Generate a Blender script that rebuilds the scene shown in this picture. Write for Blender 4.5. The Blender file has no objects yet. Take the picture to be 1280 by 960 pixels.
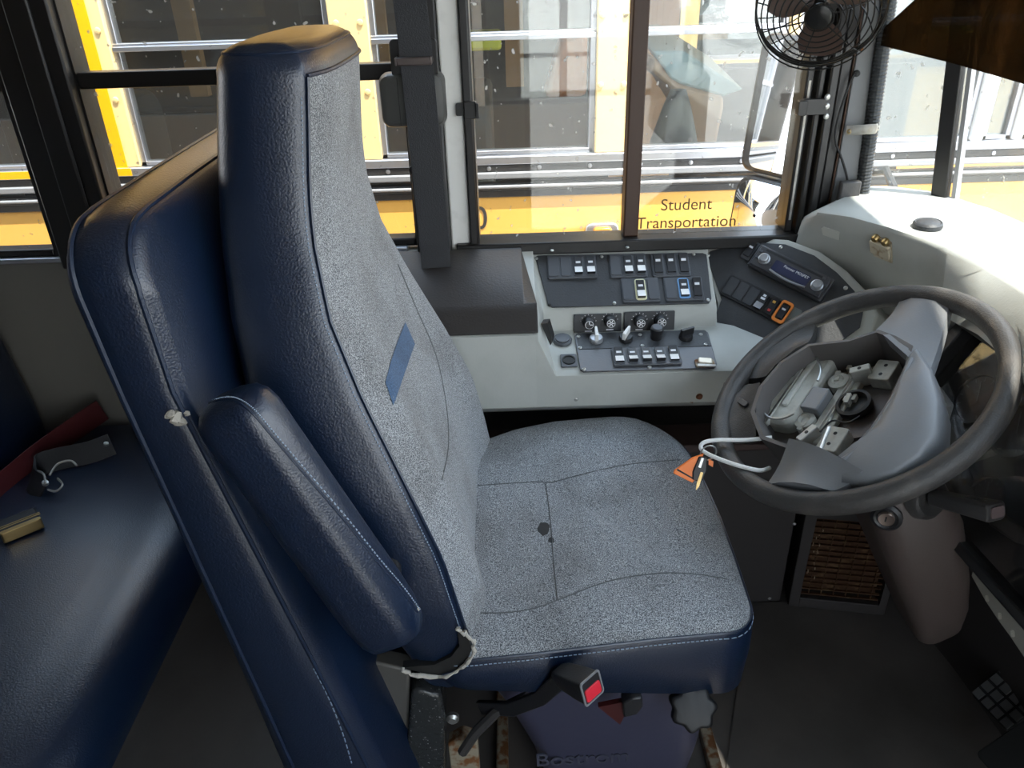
import bpy, bmesh, math, random
from mathutils import Vector as V, Matrix
from mathutils.bvhtree import BVHTree
random.seed(7)
S = bpy.context.scene
COL = S.collection
PI = math.pi

# ---------------------------------------------------------------- camera
# X runs to the front of the bus, Y to the driver's window, Z up; floor at Z = 0
FOC, TH, PH = 960.0, math.radians(28.6), math.radians(1.79)
EYE = V((0, 0, 1.3))
FW = V((0, math.cos(TH), -math.sin(TH)))
_u0 = V((0, math.sin(TH), math.cos(TH)))
RT = V((1, 0, 0)) * math.cos(PH) - _u0 * math.sin(PH)
UP = _u0 * math.cos(PH) + V((1, 0, 0)) * math.sin(PH)
cam_d = bpy.data.cameras.new('camera')
cam_d.sensor_fit = 'HORIZONTAL'
cam_d.sensor_width = 36
cam_d.lens = 36 * FOC / 1280
cam_d.clip_start = 0.02
cam = bpy.data.objects.new('camera', cam_d)
COL.objects.link(cam)
cam.matrix_world = Matrix(((RT.x, UP.x, -FW.x, EYE.x), (RT.y, UP.y, -FW.y, EYE.y), (RT.z, UP.z, -FW.z, EYE.z), (0, 0, 0, 1)))
S.camera = cam


def ray(x, y):
    return FW + RT * ((x - 640) / FOC) - UP * ((y - 480) / FOC)


def at(x, y, X=None, Y=None, Z=None):
    """the place in the bus, on a plane X=, Y= or Z= const, measured from the photograph"""
    d = ray(x, y)
    if X is not None:
        t = (X - EYE.x) / d.x
    elif Y is not None:
        t = (Y - EYE.y) / d.y
    else:
        t = (Z - EYE.z) / d.z
    return EYE + d * t


class Frame:
    """a local flat frame: origin, across axis, up axis, outward normal"""

    def __init__(self, o, x, y):
        self.o = V(o)
        self.x = V(x).normalized()
        y = V(y)
        self.n = self.x.cross(y).normalized()
        self.y = self.n.cross(self.x).normalized()

    def pt(self, u, v, w=0.0):
        return self.o + self.x * u + self.y * v + self.n * w

    def px(self, x, y, w=0.0):
        d = ray(x, y)
        o = self.o + self.n * w
        t = (o - EYE).dot(self.n) / d.dot(self.n)
        p = EYE + d * t - o
        return p.dot(self.x), p.dot(self.y)

    def on(self, x, y, w=0.0):
        u, v = self.px(x, y, w)
        return self.pt(u, v, w)

    def sub(self, u, v, ang=0.0, w=0.0):
        c, s = math.cos(ang), math.sin(ang)
        return Frame(self.pt(u, v, w), self.x * c + self.y * s, self.y * c - self.x * s)


# ---------------------------------------------------------------- materials
MATS = {}


def mat(name, col, rough=0.5, metal=0.0, bump=None, vary=None, spec=0.5, coat=0.0, emit=None, scratch=None):
    if name in MATS:
        return MATS[name]
    m = bpy.data.materials.new(name)
    m.use_nodes = True
    nt = m.node_tree
    b = nt.nodes['Principled BSDF']
    b.inputs['Base Color'].default_value = (*col, 1)
    b.inputs['Roughness'].default_value = rough
    b.inputs['Metallic'].default_value = metal
    b.inputs['Specular IOR Level'].default_value = spec
    if coat:
        b.inputs['Coat Weight'].default_value = coat
        b.inputs['Coat Roughness'].default_value = 0.08
    tc = nt.nodes.new('ShaderNodeTexCoord')
    if vary:  # (scale, second colour, low, high)
        n = nt.nodes.new('ShaderNodeTexNoise')
        n.inputs['Scale'].default_value = vary[0]
        n.inputs['Detail'].default_value = 6
        nt.links.new(tc.outputs['Object'], n.inputs['Vector'])
        r = nt.nodes.new('ShaderNodeValToRGB')
        r.color_ramp.elements[0].position = vary[2]
        r.color_ramp.elements[1].position = vary[3]
        r.color_ramp.elements[0].color = (*col, 1)
        r.color_ramp.elements[1].color = (*vary[1], 1)
        nt.links.new(n.outputs['Fac'], r.inputs['Fac'])
        nt.links.new(r.outputs['Color'], b.inputs['Base Color'])
    if bump:  # (scale, strength)
        n = nt.nodes.new('ShaderNodeTexNoise')
        n.inputs['Scale'].default_value = bump[0]
        n.inputs['Detail'].default_value = 3
        nt.links.new(tc.outputs['Object'], n.inputs['Vector'])
        bp = nt.nodes.new('ShaderNodeBump')
        bp.inputs['Strength'].default_value = bump[1]
        bp.inputs['Distance'].default_value = 0.002
        nt.links.new(n.outputs['Fac'], bp.inputs['Height'])
        nt.links.new(bp.outputs['Normal'], b.inputs['Normal'])
    MATS[name] = m
    return m


def fabric(name, c0, c1, c2, scale=520.0):
    m = bpy.data.materials.new(name)
    m.use_nodes = True
    nt = m.node_tree
    L = nt.links.new
    b = nt.nodes['Principled BSDF']
    b.inputs['Roughness'].default_value = 0.95
    b.inputs['Specular IOR Level'].default_value = 0.1
    b.inputs['Sheen Weight'].default_value = 0.15
    tc = nt.nodes.new('ShaderNodeTexCoord')
    n = nt.nodes.new('ShaderNodeTexNoise')
    n.inputs['Scale'].default_value = scale
    n.inputs['Detail'].default_value = 2
    L(tc.outputs['Object'], n.inputs['Vector'])
    r = nt.nodes.new('ShaderNodeValToRGB')
    e = r.color_ramp.elements
    e[0].position = 0.36
    e[0].color = (*c0, 1)
    e[1].position = 0.64
    e[1].color = (*c2, 1)
    k = e.new(0.5)
    k.color = (*c1, 1)
    L(n.outputs['Fac'], r.inputs['Fac'])
    # wear: broad patches of grime of their own shape
    n2 = nt.nodes.new('ShaderNodeTexNoise')
    n2.inputs['Scale'].default_value = 9
    n2.inputs['Detail'].default_value = 4
    L(tc.outputs['Object'], n2.inputs['Vector'])
    r2 = nt.nodes.new('ShaderNodeValToRGB')
    r2.color_ramp.elements[0].position = 0.36
    r2.color_ramp.elements[0].color = (0.80, 0.79, 0.78, 1)
    r2.color_ramp.elements[1].position = 0.52
    r2.color_ramp.elements[1].color = (1, 1, 1, 1)
    L(n2.outputs['Fac'], r2.inputs['Fac'])
    mx = nt.nodes.new('ShaderNodeMix')
    mx.data_type = 'RGBA'
    mx.blend_type = 'MULTIPLY'
    mx.inputs['Factor'].default_value = 1
    L(r.outputs['Color'], mx.inputs['A'])
    L(r2.outputs['Color'], mx.inputs['B'])
    L(mx.outputs['Result'], b.inputs['Base Color'])
    bp = nt.nodes.new('ShaderNodeBump')
    bp.inputs['Strength'].default_value = 0.5
    bp.inputs['Distance'].default_value = 0.001
    L(n.outputs['Fac'], bp.inputs['Height'])
    L(bp.outputs['Normal'], b.inputs['Normal'])
    MATS[name] = m
    return m


def glass(name, tint=(1, 1, 1), gloss=0.06, dust=0.02, specks=True, dustcol=(0.8, 0.78, 0.74)):
    m = bpy.data.materials.new(name)
    m.use_nodes = True
    nt = m.node_tree
    L = nt.links.new
    nt.nodes.remove(nt.nodes['Principled BSDF'])
    out = nt.nodes['Material Output']
    tr = nt.nodes.new('ShaderNodeBsdfTransparent')
    tr.inputs['Color'].default_value = (*tint, 1)
    gl = nt.nodes.new('ShaderNodeBsdfGlossy')
    gl.inputs['Roughness'].default_value = 0.02
    df = nt.nodes.new('ShaderNodeBsdfDiffuse')
    df.inputs['Color'].default_value = (*dustcol, 1)
    m1 = nt.nodes.new('ShaderNodeMixShader')
    m1.inputs['Fac'].default_value = gloss
    L(tr.outputs[0], m1.inputs[1])
    L(gl.outputs[0], m1.inputs[2])
    m2 = nt.nodes.new('ShaderNodeMixShader')
    L(m1.outputs[0], m2.inputs[1])
    L(df.outputs[0], m2.inputs[2])
    if specks:
        tc = nt.nodes.new('ShaderNodeTexCoord')
        n = nt.nodes.new('ShaderNodeTexNoise')
        n.inputs['Scale'].default_value = 75
        n.inputs['Detail'].default_value = 1
        L(tc.outputs['Object'], n.inputs['Vector'])
        r = nt.nodes.new('ShaderNodeMapRange')
        r.inputs['From Min'].default_value = 0.71
        r.inputs['From Max'].default_value = 0.78
        r.inputs['To Min'].default_value = dust
        r.inputs['To Max'].default_value = 0.8
        L(n.outputs['Fac'], r.inputs['Value'])
        L(r.outputs[0], m2.inputs['Fac'])
    else:
        m2.inputs['Fac'].default_value = dust
    L(m2.outputs[0], out.inputs['Surface'])
    MATS[name] = m
    return m


vinyl = mat('blue_vinyl', (0.004, 0.0125, 0.036), 0.32, bump=(420, 0.28), spec=0.9)
vinyl_dk = mat('dark_blue_vinyl', (0.008, 0.018, 0.045), 0.42, bump=(380, 0.25))
vinyl_cover = mat('blue_vinyl_skirt', (0.045, 0.045, 0.080), 0.45, bump=(60, 0.2))
thread = mat('pale_thread', (0.30, 0.38, 0.50), 0.8)
seamdk = mat('dark_seam', (0.11, 0.115, 0.12), 0.9)
tweed = fabric('grey_tweed', (0.065, 0.07, 0.08), (0.22, 0.23, 0.245), (0.50, 0.52, 0.54), 780)
stripe = fabric('blue_stripe_cloth', (0.04, 0.075, 0.14), (0.055, 0.105, 0.20), (0.08, 0.15, 0.26))
foam = mat('torn_foam', (0.45, 0.42, 0.37), 0.95, bump=(150, 1.0))
stain = mat('dark_stain', (0.035, 0.035, 0.035), 0.95)
grey = mat('grey_plastic', (0.46, 0.47, 0.44), 0.5, bump=(300, 0.12), vary=(14, (0.41, 0.42, 0.39), 0.45, 0.75))
greywall = mat('grey_wall_panel', (0.20, 0.19, 0.17), 0.6, bump=(200, 0.1))
blk = mat('black_plastic', (0.018, 0.018, 0.02), 0.42, bump=(350, 0.15))
blkp = mat('black_panel', (0.042, 0.044, 0.048), 0.5, bump=(300, 0.25), vary=(60, (0.05, 0.052, 0.056), 0.5, 0.8))
char = mat('charcoal_plastic', (0.045, 0.043, 0.043), 0.45, bump=(300, 0.2))
bez = mat('switch_bezel_plastic', (0.075, 0.08, 0.09), 0.45)
frameblk = mat('black_frame_paint', (0.012, 0.011, 0.011), 0.38)
framebrn = mat('brown_divider_paint', (0.06, 0.03, 0.018), 0.5)
rubber = mat('rubber_seal', (0.01, 0.01, 0.01), 0.6)
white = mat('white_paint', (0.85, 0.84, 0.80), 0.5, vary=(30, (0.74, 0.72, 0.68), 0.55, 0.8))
whitep = mat('white_plastic', (0.8, 0.8, 0.78), 0.4)
legend = mat('white_legend', (0.75, 0.76, 0.78), 0.5)
yelframe = mat('pale_yellow_bezel', (0.85, 0.83, 0.55), 0.4)
bluframe = mat('light_blue_bezel', (0.20, 0.42, 0.75), 0.4)
orgframe = mat('orange_bezel', (0.80, 0.24, 0.04), 0.4)
ambmark = mat('amber_marking', (0.55, 0.30, 0.05), 0.5)
redmark = mat('red_marking', (0.55, 0.06, 0.05), 0.5)
steel = mat('zinc_steel', (0.55, 0.55, 0.53), 0.35, 0.9)
dullsteel = mat('dull_steel', (0.42, 0.41, 0.38), 0.5, 0.6, vary=(40, (0.30, 0.27, 0.22), 0.45, 0.7))
rust = mat('rusty_steel', (0.35, 0.30, 0.22), 0.7, 0.3, vary=(60, (0.22, 0.09, 0.03), 0.45, 0.6))
rust2 = mat('rust_stain', (0.16, 0.06, 0.025), 0.9)
cavity = mat('bare_hub_casting', (0.50, 0.50, 0.45), 0.6, 0.1, bump=(120, 0.3), vary=(50, (0.36, 0.35, 0.31), 0.45, 0.7))
hubgrey = mat('hub_grey_plastic', (0.19, 0.195, 0.205), 0.42, bump=(400, 0.1))
rimmat = mat('worn_rim_rubber', (0.048, 0.045, 0.043), 0.48, bump=(420, 0.35), vary=(25, (0.085, 0.076, 0.068), 0.5, 0.75))
colmat = mat('column_plastic', (0.085, 0.064, 0.058), 0.5, bump=(350, 0.2))
pillgrey = mat('pillar_cover_grey', (0.20, 0.205, 0.21), 0.45, bump=(300, 0.1))
floorm = mat('floor_rubber', (0.12, 0.105, 0.095), 0.6, bump=(90, 0.2), vary=(5, (0.07, 0.062, 0.056), 0.4, 0.7))
webbing = mat('black_webbing', (0.02, 0.021, 0.025), 0.6, bump=(500, 0.4))
maroon = mat('maroon_webbing', (0.10, 0.015, 0.018), 0.6, bump=(400, 0.3))
redbtn = mat('red_button', (0.75, 0.03, 0.05), 0.3)
orangetag = mat('orange_tag', (0.90, 0.20, 0.02), 0.4)
brass = mat('brass', (0.50, 0.36, 0.16), 0.35, 0.9)
display = mat('radio_display', (0.03, 0.035, 0.075), 0.15)
silver = mat('silver_plastic', (0.38, 0.39, 0.41), 0.3, 0.5)
radiomat = mat('radio_plastic', (0.05, 0.05, 0.055), 0.35)
ceilm = mat('ceiling_panel', (0.30, 0.30, 0.29), 0.6)
darkwall = mat('kick_panel_black', (0.030, 0.026, 0.026), 0.6)
oxide = mat('brown_ledge', (0.05, 0.028, 0.025), 0.55)
busyel = mat('school_bus_yellow', (0.80, 0.43, 0.09), 0.4, coat=0.2)
buspale = mat('pale_bus_yellow', (0.84, 0.60, 0.27), 0.45)  # paler yellow for window pillars and their rivets
busamber = mat('amber_tape', (0.85, 0.42, 0.0), 0.4)
busblack = mat('bus_black_rail', (0.03, 0.028, 0.028), 0.4)
busalu = mat('bus_aluminium', (0.50, 0.51, 0.55), 0.3, 0.85)
busgrey = mat('bus_grey_rail', (0.30, 0.30, 0.31), 0.45, 0.4)
busdark = mat('bus_dark_interior', (0.035, 0.03, 0.026), 0.8, vary=(3, (0.06, 0.05, 0.04), 0.4, 0.7))
bustan = mat('tan_dashboard', (0.50, 0.30, 0.15), 0.5)
busteal = mat('teal_dash_top', (0.33, 0.46, 0.46), 0.5)
busseat = mat('dark_seat_vinyl', (0.055, 0.06, 0.055), 0.5)
bushivis = mat('hi_vis_yellow', (0.60, 0.58, 0.05), 0.6)
buspost = mat('tan_post', (0.42, 0.26, 0.11), 0.6)
mirrm = mat('mirror_glass', (0.9, 0.92, 0.95), 0.02, 1.0)
asphalt = mat('pale_concrete', (0.42, 0.40, 0.37), 0.9, bump=(30, 0.4))
pane = glass('window_glass', (0.96, 0.97, 0.96), 0.05, 0.015)
shield = glass('windshield_glass', (0.97, 0.98, 0.97), 0.04, 0.13)
buspane = glass('bus_window_glass', (0.86, 0.88, 0.88), 0.10, 0.01, False)
bustint = glass('bus_tinted_glass', (0.45, 0.50, 0.50), 0.22, 0.10, False, (0.5, 0.6, 0.6))
visorm = glass('brown_acrylic', (0.10, 0.062, 0.032), 0.012, 0.12, False, (0.2, 0.12, 0.05))
gaugeglass = glass('gauge_lens', (0.9, 0.9, 0.9), 0.10, 0.0, False)

# ---------------------------------------------------------------- mesh helpers


def bm_new():
    return bmesh.new()


def mk(name, bm, m, parent=None, label=None, cat=None, group=None, kind=None, bev=0.0, seg=2, sharp=38, smooth=True, orig=None):
    bmesh.ops.remove_doubles(bm, verts=bm.verts, dist=1e-6)
    bmesh.ops.recalc_face_normals(bm, faces=bm.faces)
    me = bpy.data.meshes.new(name)
    lo = V([min(v.co[i] for v in bm.verts) for i in range(3)])
    hi = V([max(v.co[i] for v in bm.verts) for i in range(3)])
    c = V(orig) if orig is not None else (lo + hi) / 2
    bmesh.ops.translate(bm, verts=bm.verts, vec=-c)
    bm.to_mesh(me)
    bm.free()
    for x in (m if isinstance(m, (list, tuple)) else [m]):
        me.materials.append(x)
    if smooth:
        for p in me.polygons:
            p.use_smooth = True
        me.set_sharp_from_angle(angle=math.radians(sharp))
    o = bpy.data.objects.new(name, me)
    COL.objects.link(o)
    o['_w'] = tuple(c)
    if parent is not None:
        o.parent = parent
        o.location = c - V(parent['_w'])
    else:
        o.location = c
    if bev:
        b = o.modifiers.new('bevel', 'BEVEL')
        b.width = bev
        b.segments = seg
        b.limit_method = 'ANGLE'
        b.angle_limit = math.radians(35)
    if label:
        o['label'] = label
    if cat:
        o['category'] = cat
    if group:
        o['group'] = group
    if kind:
        o['kind'] = kind
    return o


def thing(name, label, cat, loc, group=None):
    o = bpy.data.objects.new(name, None)
    o.empty_display_size = 0.05
    COL.objects.link(o)
    o.location = V(loc)
    o['_w'] = tuple(V(loc))
    o['label'] = label
    o['category'] = cat
    if group:
        o['group'] = group
    return o


def quad(bm, pts, mi=0):
    f = bm.faces.new([bm.verts.new(p) for p in pts])
    f.material_index = mi
    return f


def hexa(bm, p, mi=0):
    """p: 8 corner points, 0-3 bottom loop, 4-7 top loop"""
    v = [bm.verts.new(q) for q in p]
    for idx in ((3, 2, 1, 0), (4, 5, 6, 7), (0, 1, 5, 4), (1, 2, 6, 5), (2, 3, 7, 6), (3, 0, 4, 7)):
        f = bm.faces.new([v[i] for i in idx])
        f.material_index = mi
    return bm


def box(bm, a, b, mi=0):
    x0, y0, z0 = a
    x1, y1, z1 = b
    return hexa(bm, [V(q) for q in ((x0, y0, z0), (x1, y0, z0), (x1, y1, z0), (x0, y1, z0), (x0, y0, z1), (x1, y0, z1), (x1, y1, z1), (x0, y1, z1))], mi)


def fbox(bm, F, u0, u1, v0, v1, w0, w1, mi=0):
    return hexa(bm, [F.pt(*q) for q in ((u0, v0, w0), (u1, v0, w0), (u1, v1, w0), (u0, v1, w0), (u0, v0, w1), (u1, v0, w1), (u1, v1, w1), (u0, v1, w1))], mi)


def prism(bm, pts, vec, mi=0):
    vec = V(vec)
    a = [bm.verts.new(V(p)) for p in pts]
    b = [bm.verts.new(V(p) + vec) for p in pts]
    n = len(a)
    bm.faces.new(a).material_index = mi
    bm.faces.new(b[::-1]).material_index = mi
    for i in range(n):
        bm.faces.new((a[i], b[i], b[(i + 1) % n], a[(i + 1) % n])).material_index = mi
    return bm


def loft(bm, rings, caps=True, closed=True, mi=0, keep=None):
    R = [[bm.verts.new(V(p)) for p in r] for r in rings]
    n = len(R[0])
    for k in range(len(R) - 1):
        for i in range(n if closed else n - 1):
            if keep and not keep(k, i):
                continue
            j = (i + 1) % n
            f = bm.faces.new((R[k][i], R[k][j], R[k + 1][j], R[k + 1][i]))
            f.material_index = mi
    if caps and closed:
        bm.faces.new(R[0][::-1]).material_index = mi
        bm.faces.new(R[-1]).material_index = mi
    return R


def tube(bm, pts, r, seg=8, closed=False, mi=0, flat=None):
    """sweep a circle (or a flat ellipse when flat=(ratio, up)) along a polyline"""
    pts = [V(p) for p in pts]
    n = len(pts)
    rad = r if isinstance(r, (list, tuple)) else [r] * n
    rings = []
    prev = None
    for i in range(n):
        if closed:
            d = (pts[(i + 1) % n] - pts[i - 1]).normalized()
        else:
            d = (pts[min(i + 1, n - 1)] - pts[max(i - 1, 0)]).normalized()
        if flat:
            a = V(flat[1]).cross(d)
        elif prev is None:
            a = d.orthogonal()
        else:
            a = prev - d * prev.dot(d)
        a.normalize()
        b = d.cross(a)
        prev = a
        k = flat[0] if flat else 1.0
        rings.append([pts[i] + a * (math.cos(t) * rad[i]) + b * (math.sin(t) * rad[i] * k) for t in [2 * PI * q / seg for q in range(seg)]])
    if closed:
        rings.append(rings[0])
        R = [[bm.verts.new(p) for p in rr] for rr in rings[:-1]]
        for k in range(n):
            A, B = R[k], R[(k + 1) % n]
            for i in range(seg):
                j = (i + 1) % seg
                bm.faces.new((A[i], A[j], B[j], B[i])).material_index = mi
    else:
        loft(bm, rings, True, True, mi)
    return bm


def ribbon(bm, pts, wdir, w, t):
    """flat strap: rectangle section swept along a polyline; wdir across direction(s)"""
    pts = [V(p) for p in pts]
    n = len(pts)
    rings = []
    for i in range(n):
        d = (pts[min(i + 1, n - 1)] - pts[max(i - 1, 0)]).normalized()
        a = V(wdir[i] if isinstance(wdir, list) else wdir)
        a = (a - d * a.dot(d)).normalized()
        b = d.cross(a)
        ww = w[i] if isinstance(w, list) else w
        rings.append([pts[i] + a * (sx * ww / 2) + b * (sy * t / 2) for sx, sy in ((-1, -1), (1, -1), (1, 1), (-1, 1))])
    loft(bm, rings)
    return bm


def lathe(bm, o, ax, prof, seg=20, mi=0):
    """prof: (radius, height along ax)"""
    o, ax = V(o), V(ax).normalized()
    a = ax.orthogonal().normalized()
    b = ax.cross(a)
    rings = [[o + ax * h + (a * math.cos(2 * PI * q / seg) + b * math.sin(2 * PI * q / seg)) * max(r, 1e-5) for q in range(seg)] for r, h in prof]
    loft(bm, rings, True, True, mi)
    return bm


def rrect(w, h, r, k=4):
    """rounded rectangle outline, counter-clockwise"""
    out = []
    for cx, cy, a0 in ((w / 2 - r, h / 2 - r, 0), (-w / 2 + r, h / 2 - r, PI / 2), (-w / 2 + r, -h / 2 + r, PI), (w / 2 - r, -h / 2 + r, 1.5 * PI)):
        for i in range(k + 1):
            t = a0 + PI / 2 * i / k
            out.append((cx + r * math.cos(t), cy + r * math.sin(t)))
    return out


def rplate(bm, F, u, v, w, h, r, w0, w1, mi=0, k=4):
    prism(bm, [F.pt(u + a, v + b, w0) for a, b in rrect(w, h, r, k)], F.n * (w1 - w0), mi)
    return bm


def catmull(pts, n=6, closed=False):
    pts = [V(p) for p in pts]
    m = len(pts)
    out = []
    rng = range(m if closed else m - 1)
    for i in rng:
        if closed:
            p0, p1, p2, p3 = pts[i - 1], pts[i], pts[(i + 1) % m], pts[(i + 2) % m]
        else:
            p0, p1, p2, p3 = pts[max(i - 1, 0)], pts[i], pts[i + 1], pts[min(i + 2, m - 1)]
        for k in range(n):
            t = k / n
            out.append(0.5 * ((2 * p1) + (p2 - p0) * t + (2 * p0 - 5 * p1 + 4 * p2 - p3) * t * t + (3 * p1 - p0 - 3 * p2 + p3) * t ** 3))
    if not closed:
        out.append(pts[-1])
    return out


def bvh_of(*objs):
    vs, fs = [], []
    for o in objs:
        c = V(o['_w'])
        b = len(vs)
        vs += [v.co + c for v in o.data.vertices]
        fs += [[b + i for i in p.vertices] for p in o.data.polygons]
    return BVHTree.FromPolygons(vs, fs)


def drape(bvh, pix, lift=0.0):
    out = []
    for x, y in pix:
        h = bvh.ray_cast(EYE, ray(x, y).normalized())
        if h[0] is not None:
            n = h[1]
            if n.dot(ray(x, y)) > 0:
                n = -n
            out.append(h[0] + n * lift)
    return out


def fill_px(pix, n=5):
    return [(p.x, p.y) for p in catmull([(x, y, 0) for x, y in pix], n)]


def text_bm(s, size, F, u, v, w=0.0, depth=0.0008, align='CENTER', shear=0):
    cu = bpy.data.curves.new('lettering', 'FONT')
    cu.body = s
    cu.size = size
    cu.align_x = align
    cu.align_y = 'CENTER'
    cu.extrude = depth
    ob = bpy.data.objects.new('lettering', cu)
    COL.objects.link(ob)
    dg = bpy.context.evaluated_depsgraph_get()
    me = bpy.data.meshes.new_from_object(ob.evaluated_get(dg))
    bm = bmesh.new()
    bm.from_mesh(me)
    for q in bm.verts:
        q.co = F.pt(u + q.co.x, v + q.co.y, w + q.co.z)
    COL.objects.unlink(ob)
    bpy.data.objects.remove(ob)
    bpy.data.curves.remove(cu)
    bpy.data.meshes.remove(me)
    return bm


def screw(F, u, v, parent, r=0.0042, m=None, w=0.0):
    bm = bm_new()
    lathe(bm, F.pt(u, v, w - 0.001), F.n, ((r, 0), (r, 0.0012), (r * 0.8, 0.0024), (r * 0.35, 0.003), (r * 0.33, 0.0018)), 12)
    return mk('screw', bm, m or steel, parent)


# ================================================================ SHELL (structure)
WY = 1.5      # inner face of the driver's side


def struct(name, bm, m, **k):
    return mk(name, bm, m, kind='structure', **k)


b = bm_new()
box(b, (-3.2, -0.9, -0.04), (1.0, 1.56, 0.0))
struct('floor', b, floorm)
b = bm_new()
box(b, (-3.2, -0.9, 1.90), (0.98, 1.56, 1.94))
struct('ceiling', b, ceilm)
b = bm_new()
box(b, (-3.24, -0.9, 0.0), (-3.2, 1.56, 1.90))
struct('wall_rear', b, greywall)

# left wall: below the windows, the header, and the pillars
b = bm_new()
box(b, (-3.2, 1.5, 0.0), (0.70, 1.56, 0.80))
box(b, (-3.2, 1.5, 1.50), (0.70, 1.56, 1.90))
struct('wall_left', b, greywall)
b = bm_new()
box(b, (-0.112, 1.485, 0.795), (-0.074, 1.56, 1.52))
struct('trim_1', b, white, bev=0.004)
b = bm_new()
box(b, (-0.89, 1.47, 0.79), (-0.772, 1.56, 1.52))
box(b, (-0.845, 1.462, 0.79), (-0.80, 1.47, 1.52))
struct('trim_2', b, frameblk, bev=0.005)
b = bm_new()
box(b, (-0.152, 1.47, 0.79), (-0.1125, 1.56, 1.52))
struct('trim_3', b, frameblk, bev=0.003)
b = bm_new()
box(b, (-0.76, 1.478, 0.802), (-0.20, 1.5, 0.812))
box(b, (-1.6, 1.478, 0.802), (-0.885, 1.5, 0.812))
struct('trim_4', b, busalu, bev=0.002)


def sash(name, x0, x1, z0, z1, mid=None, fw=0.028, y0=1.492, y1=1.53, glassm=pane, fm=frameblk, bottom=None):
    w = bm_new()
    bt = bottom or fw
    box(w, (x0, y0, z0), (x0 + fw, y1, z1))
    box(w, (x1 - fw, y0, z0), (x1, y1, z1))
    box(w, (x0 + fw, y0, z0), (x1 - fw, y1, z0 + bt))
    box(w, (x0 + fw, y0, z1 - fw), (x1 - fw, y1, z1))
    if mid:
        box(w, (x0 + fw, y0, mid - 0.014), (x1 - fw, y1, mid + 0.014))
    o = struct(name, w, fm, bev=0.003)
    g = bm_new()
    ym = (y0 + y1) / 2
    box(g, (x0 + fw, ym, z0 + bt), (x1 - fw, ym + 0.004, z1 - fw))
    mk('pane', g, glassm, o)
    return o


w1 = sash('window_1', -0.800, -0.152, 0.812, 1.50, mid=1.137, fw=0.032, bottom=0.014)
w2 = sash('window_2', -1.60, -0.89, 0.812, 1.50, mid=1.137, fw=0.02, bottom=0.014)
# driver's sliding window: two panes, a brown divider, a latch at each end
w3 = bm_new()
box(w3, (-0.074, 1.475, 0.79), (-0.055, 1.54, 1.50))
box(w3, (-0.102, 1.470, 0.79), (0.66, 1.54, 0.815))
box(w3, (-0.1, 1.485, 1.47), (0.66, 1.54, 1.50))
o3 = struct('window_3', w3, frameblk, bev=0.003)
for x in (-0.097,):
    pass
g = bm_new()
box(g, (-0.055, 1.515, 0.815), (0.245, 1.519, 1.47))
mk('pane', g, pane, o3)
g = bm_new()
box(g, (0.245, 1.505, 0.815), (0.58, 1.509, 1.47))
mk('pane', g, pane, o3)
FLe = Frame((0, 1.5035, 0), (1, 0, 0), (0, 0, 1))
for word, lx, ly in (('Transportation', 858, 278), ('Student', 858, 256)):
    u, v = FLe.px(lx, ly)
    mk('lettering', text_bm(word, 0.033, FLe, u, v, 0, 0.0003), mat('brown_lettering', (0.12, 0.07, 0.03), 0.6), o3)
g = bm_new()
box(g, (0.232, 1.49, 0.815), (0.262, 1.53, 1.47))
mk('divider', g, framebrn, o3, bev=0.003)
# black outer post between white trim and glass
g = bm_new()
box(g, (-0.0725, 1.472, 0.815), (-0.058, 1.49, 1.47))
mk('frame_bead', g, frameblk, o3, bev=0.002)
# tracks at the forward end
g = bm_new()
for xa, xb, ya in ((0.555, 0.570, 1.49), (0.574, 0.586, 1.478), (0.590, 0.606, 1.468), (0.608, 0.628, 1.475)):
    box(g, (xa, ya, 0.815), (xb, 1.55, 1.47))
mk('track', g, frameblk, o3, bev=0.003)
g = bm_new()
box(g, (0.560, 1.4885, 0.84), (0.564, 1.491, 1.10))
mk('track_edge', g, dullsteel, o3)


def latch(px, py, left, nscrew):
    c = at(px, py, Y=1.474)
    t = thing('window_latch', 'black catch at the rear edge of the sliding driver window' if left else 'black catch with three bright screws on the forward window track', 'latch', c, 'catches of the driver window')
    F = Frame(c, (1, 0, 0), (0, 0, 1))
    m = bm_new()
    if left:
        rplate(m, F, 0.0, 0, 0.022, 0.03, 0.003, -0.004, 0.010)
        rplate(m, F, 0.013, 0, 0.006, 0.026, 0.002, 0.010, 0.020)
        mk('catch', m, frameblk, t, bev=0.001)
        g = bm_new()
        rplate(g, F, -0.012, 0, 0.03, 0.022, 0.003, -0.010, -0.002)
        mk('base_plate', g, frameblk, t)
    else:
        rplate(m, F, 0.0, 0, 0.052, 0.028, 0.004, -0.004, 0.008)
        mk('catch', m, frameblk, t, bev=0.001)
        g = bm_new()
        rplate(g, F, -0.028, 0.0, 0.016, 0.026, 0.003, 0.004, 0.020)
        mk('finger_tab', g, frameblk, t, bev=0.001)
        for dv in (0.017, 0.001, -0.017):
            screw(F, 0.020 - dv * 0.1, dv, t, 0.0055, steel, 0.008)
    return t


latch(588, 137, True, 0)
latch(1018, 133, False, 3)

# right side of the bus, behind the photographer: door glass; wall left windowless to cut side light
b = bm_new()
box(b, (-3.2, -0.9, 0.0), (0.10, -0.86, 1.90))
box(b, (0.10, -0.9, 1.65), (0.95, -0.86, 1.90))
box(b, (0.88, -0.9, 0.0), (0.95, -0.86, 1.65))
struct('wall_right', b, greywall)
sash('door_1', 0.10, 0.88, 0.02, 1.65, mid=0.75, y0=-0.895, y1=-0.865)

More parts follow.
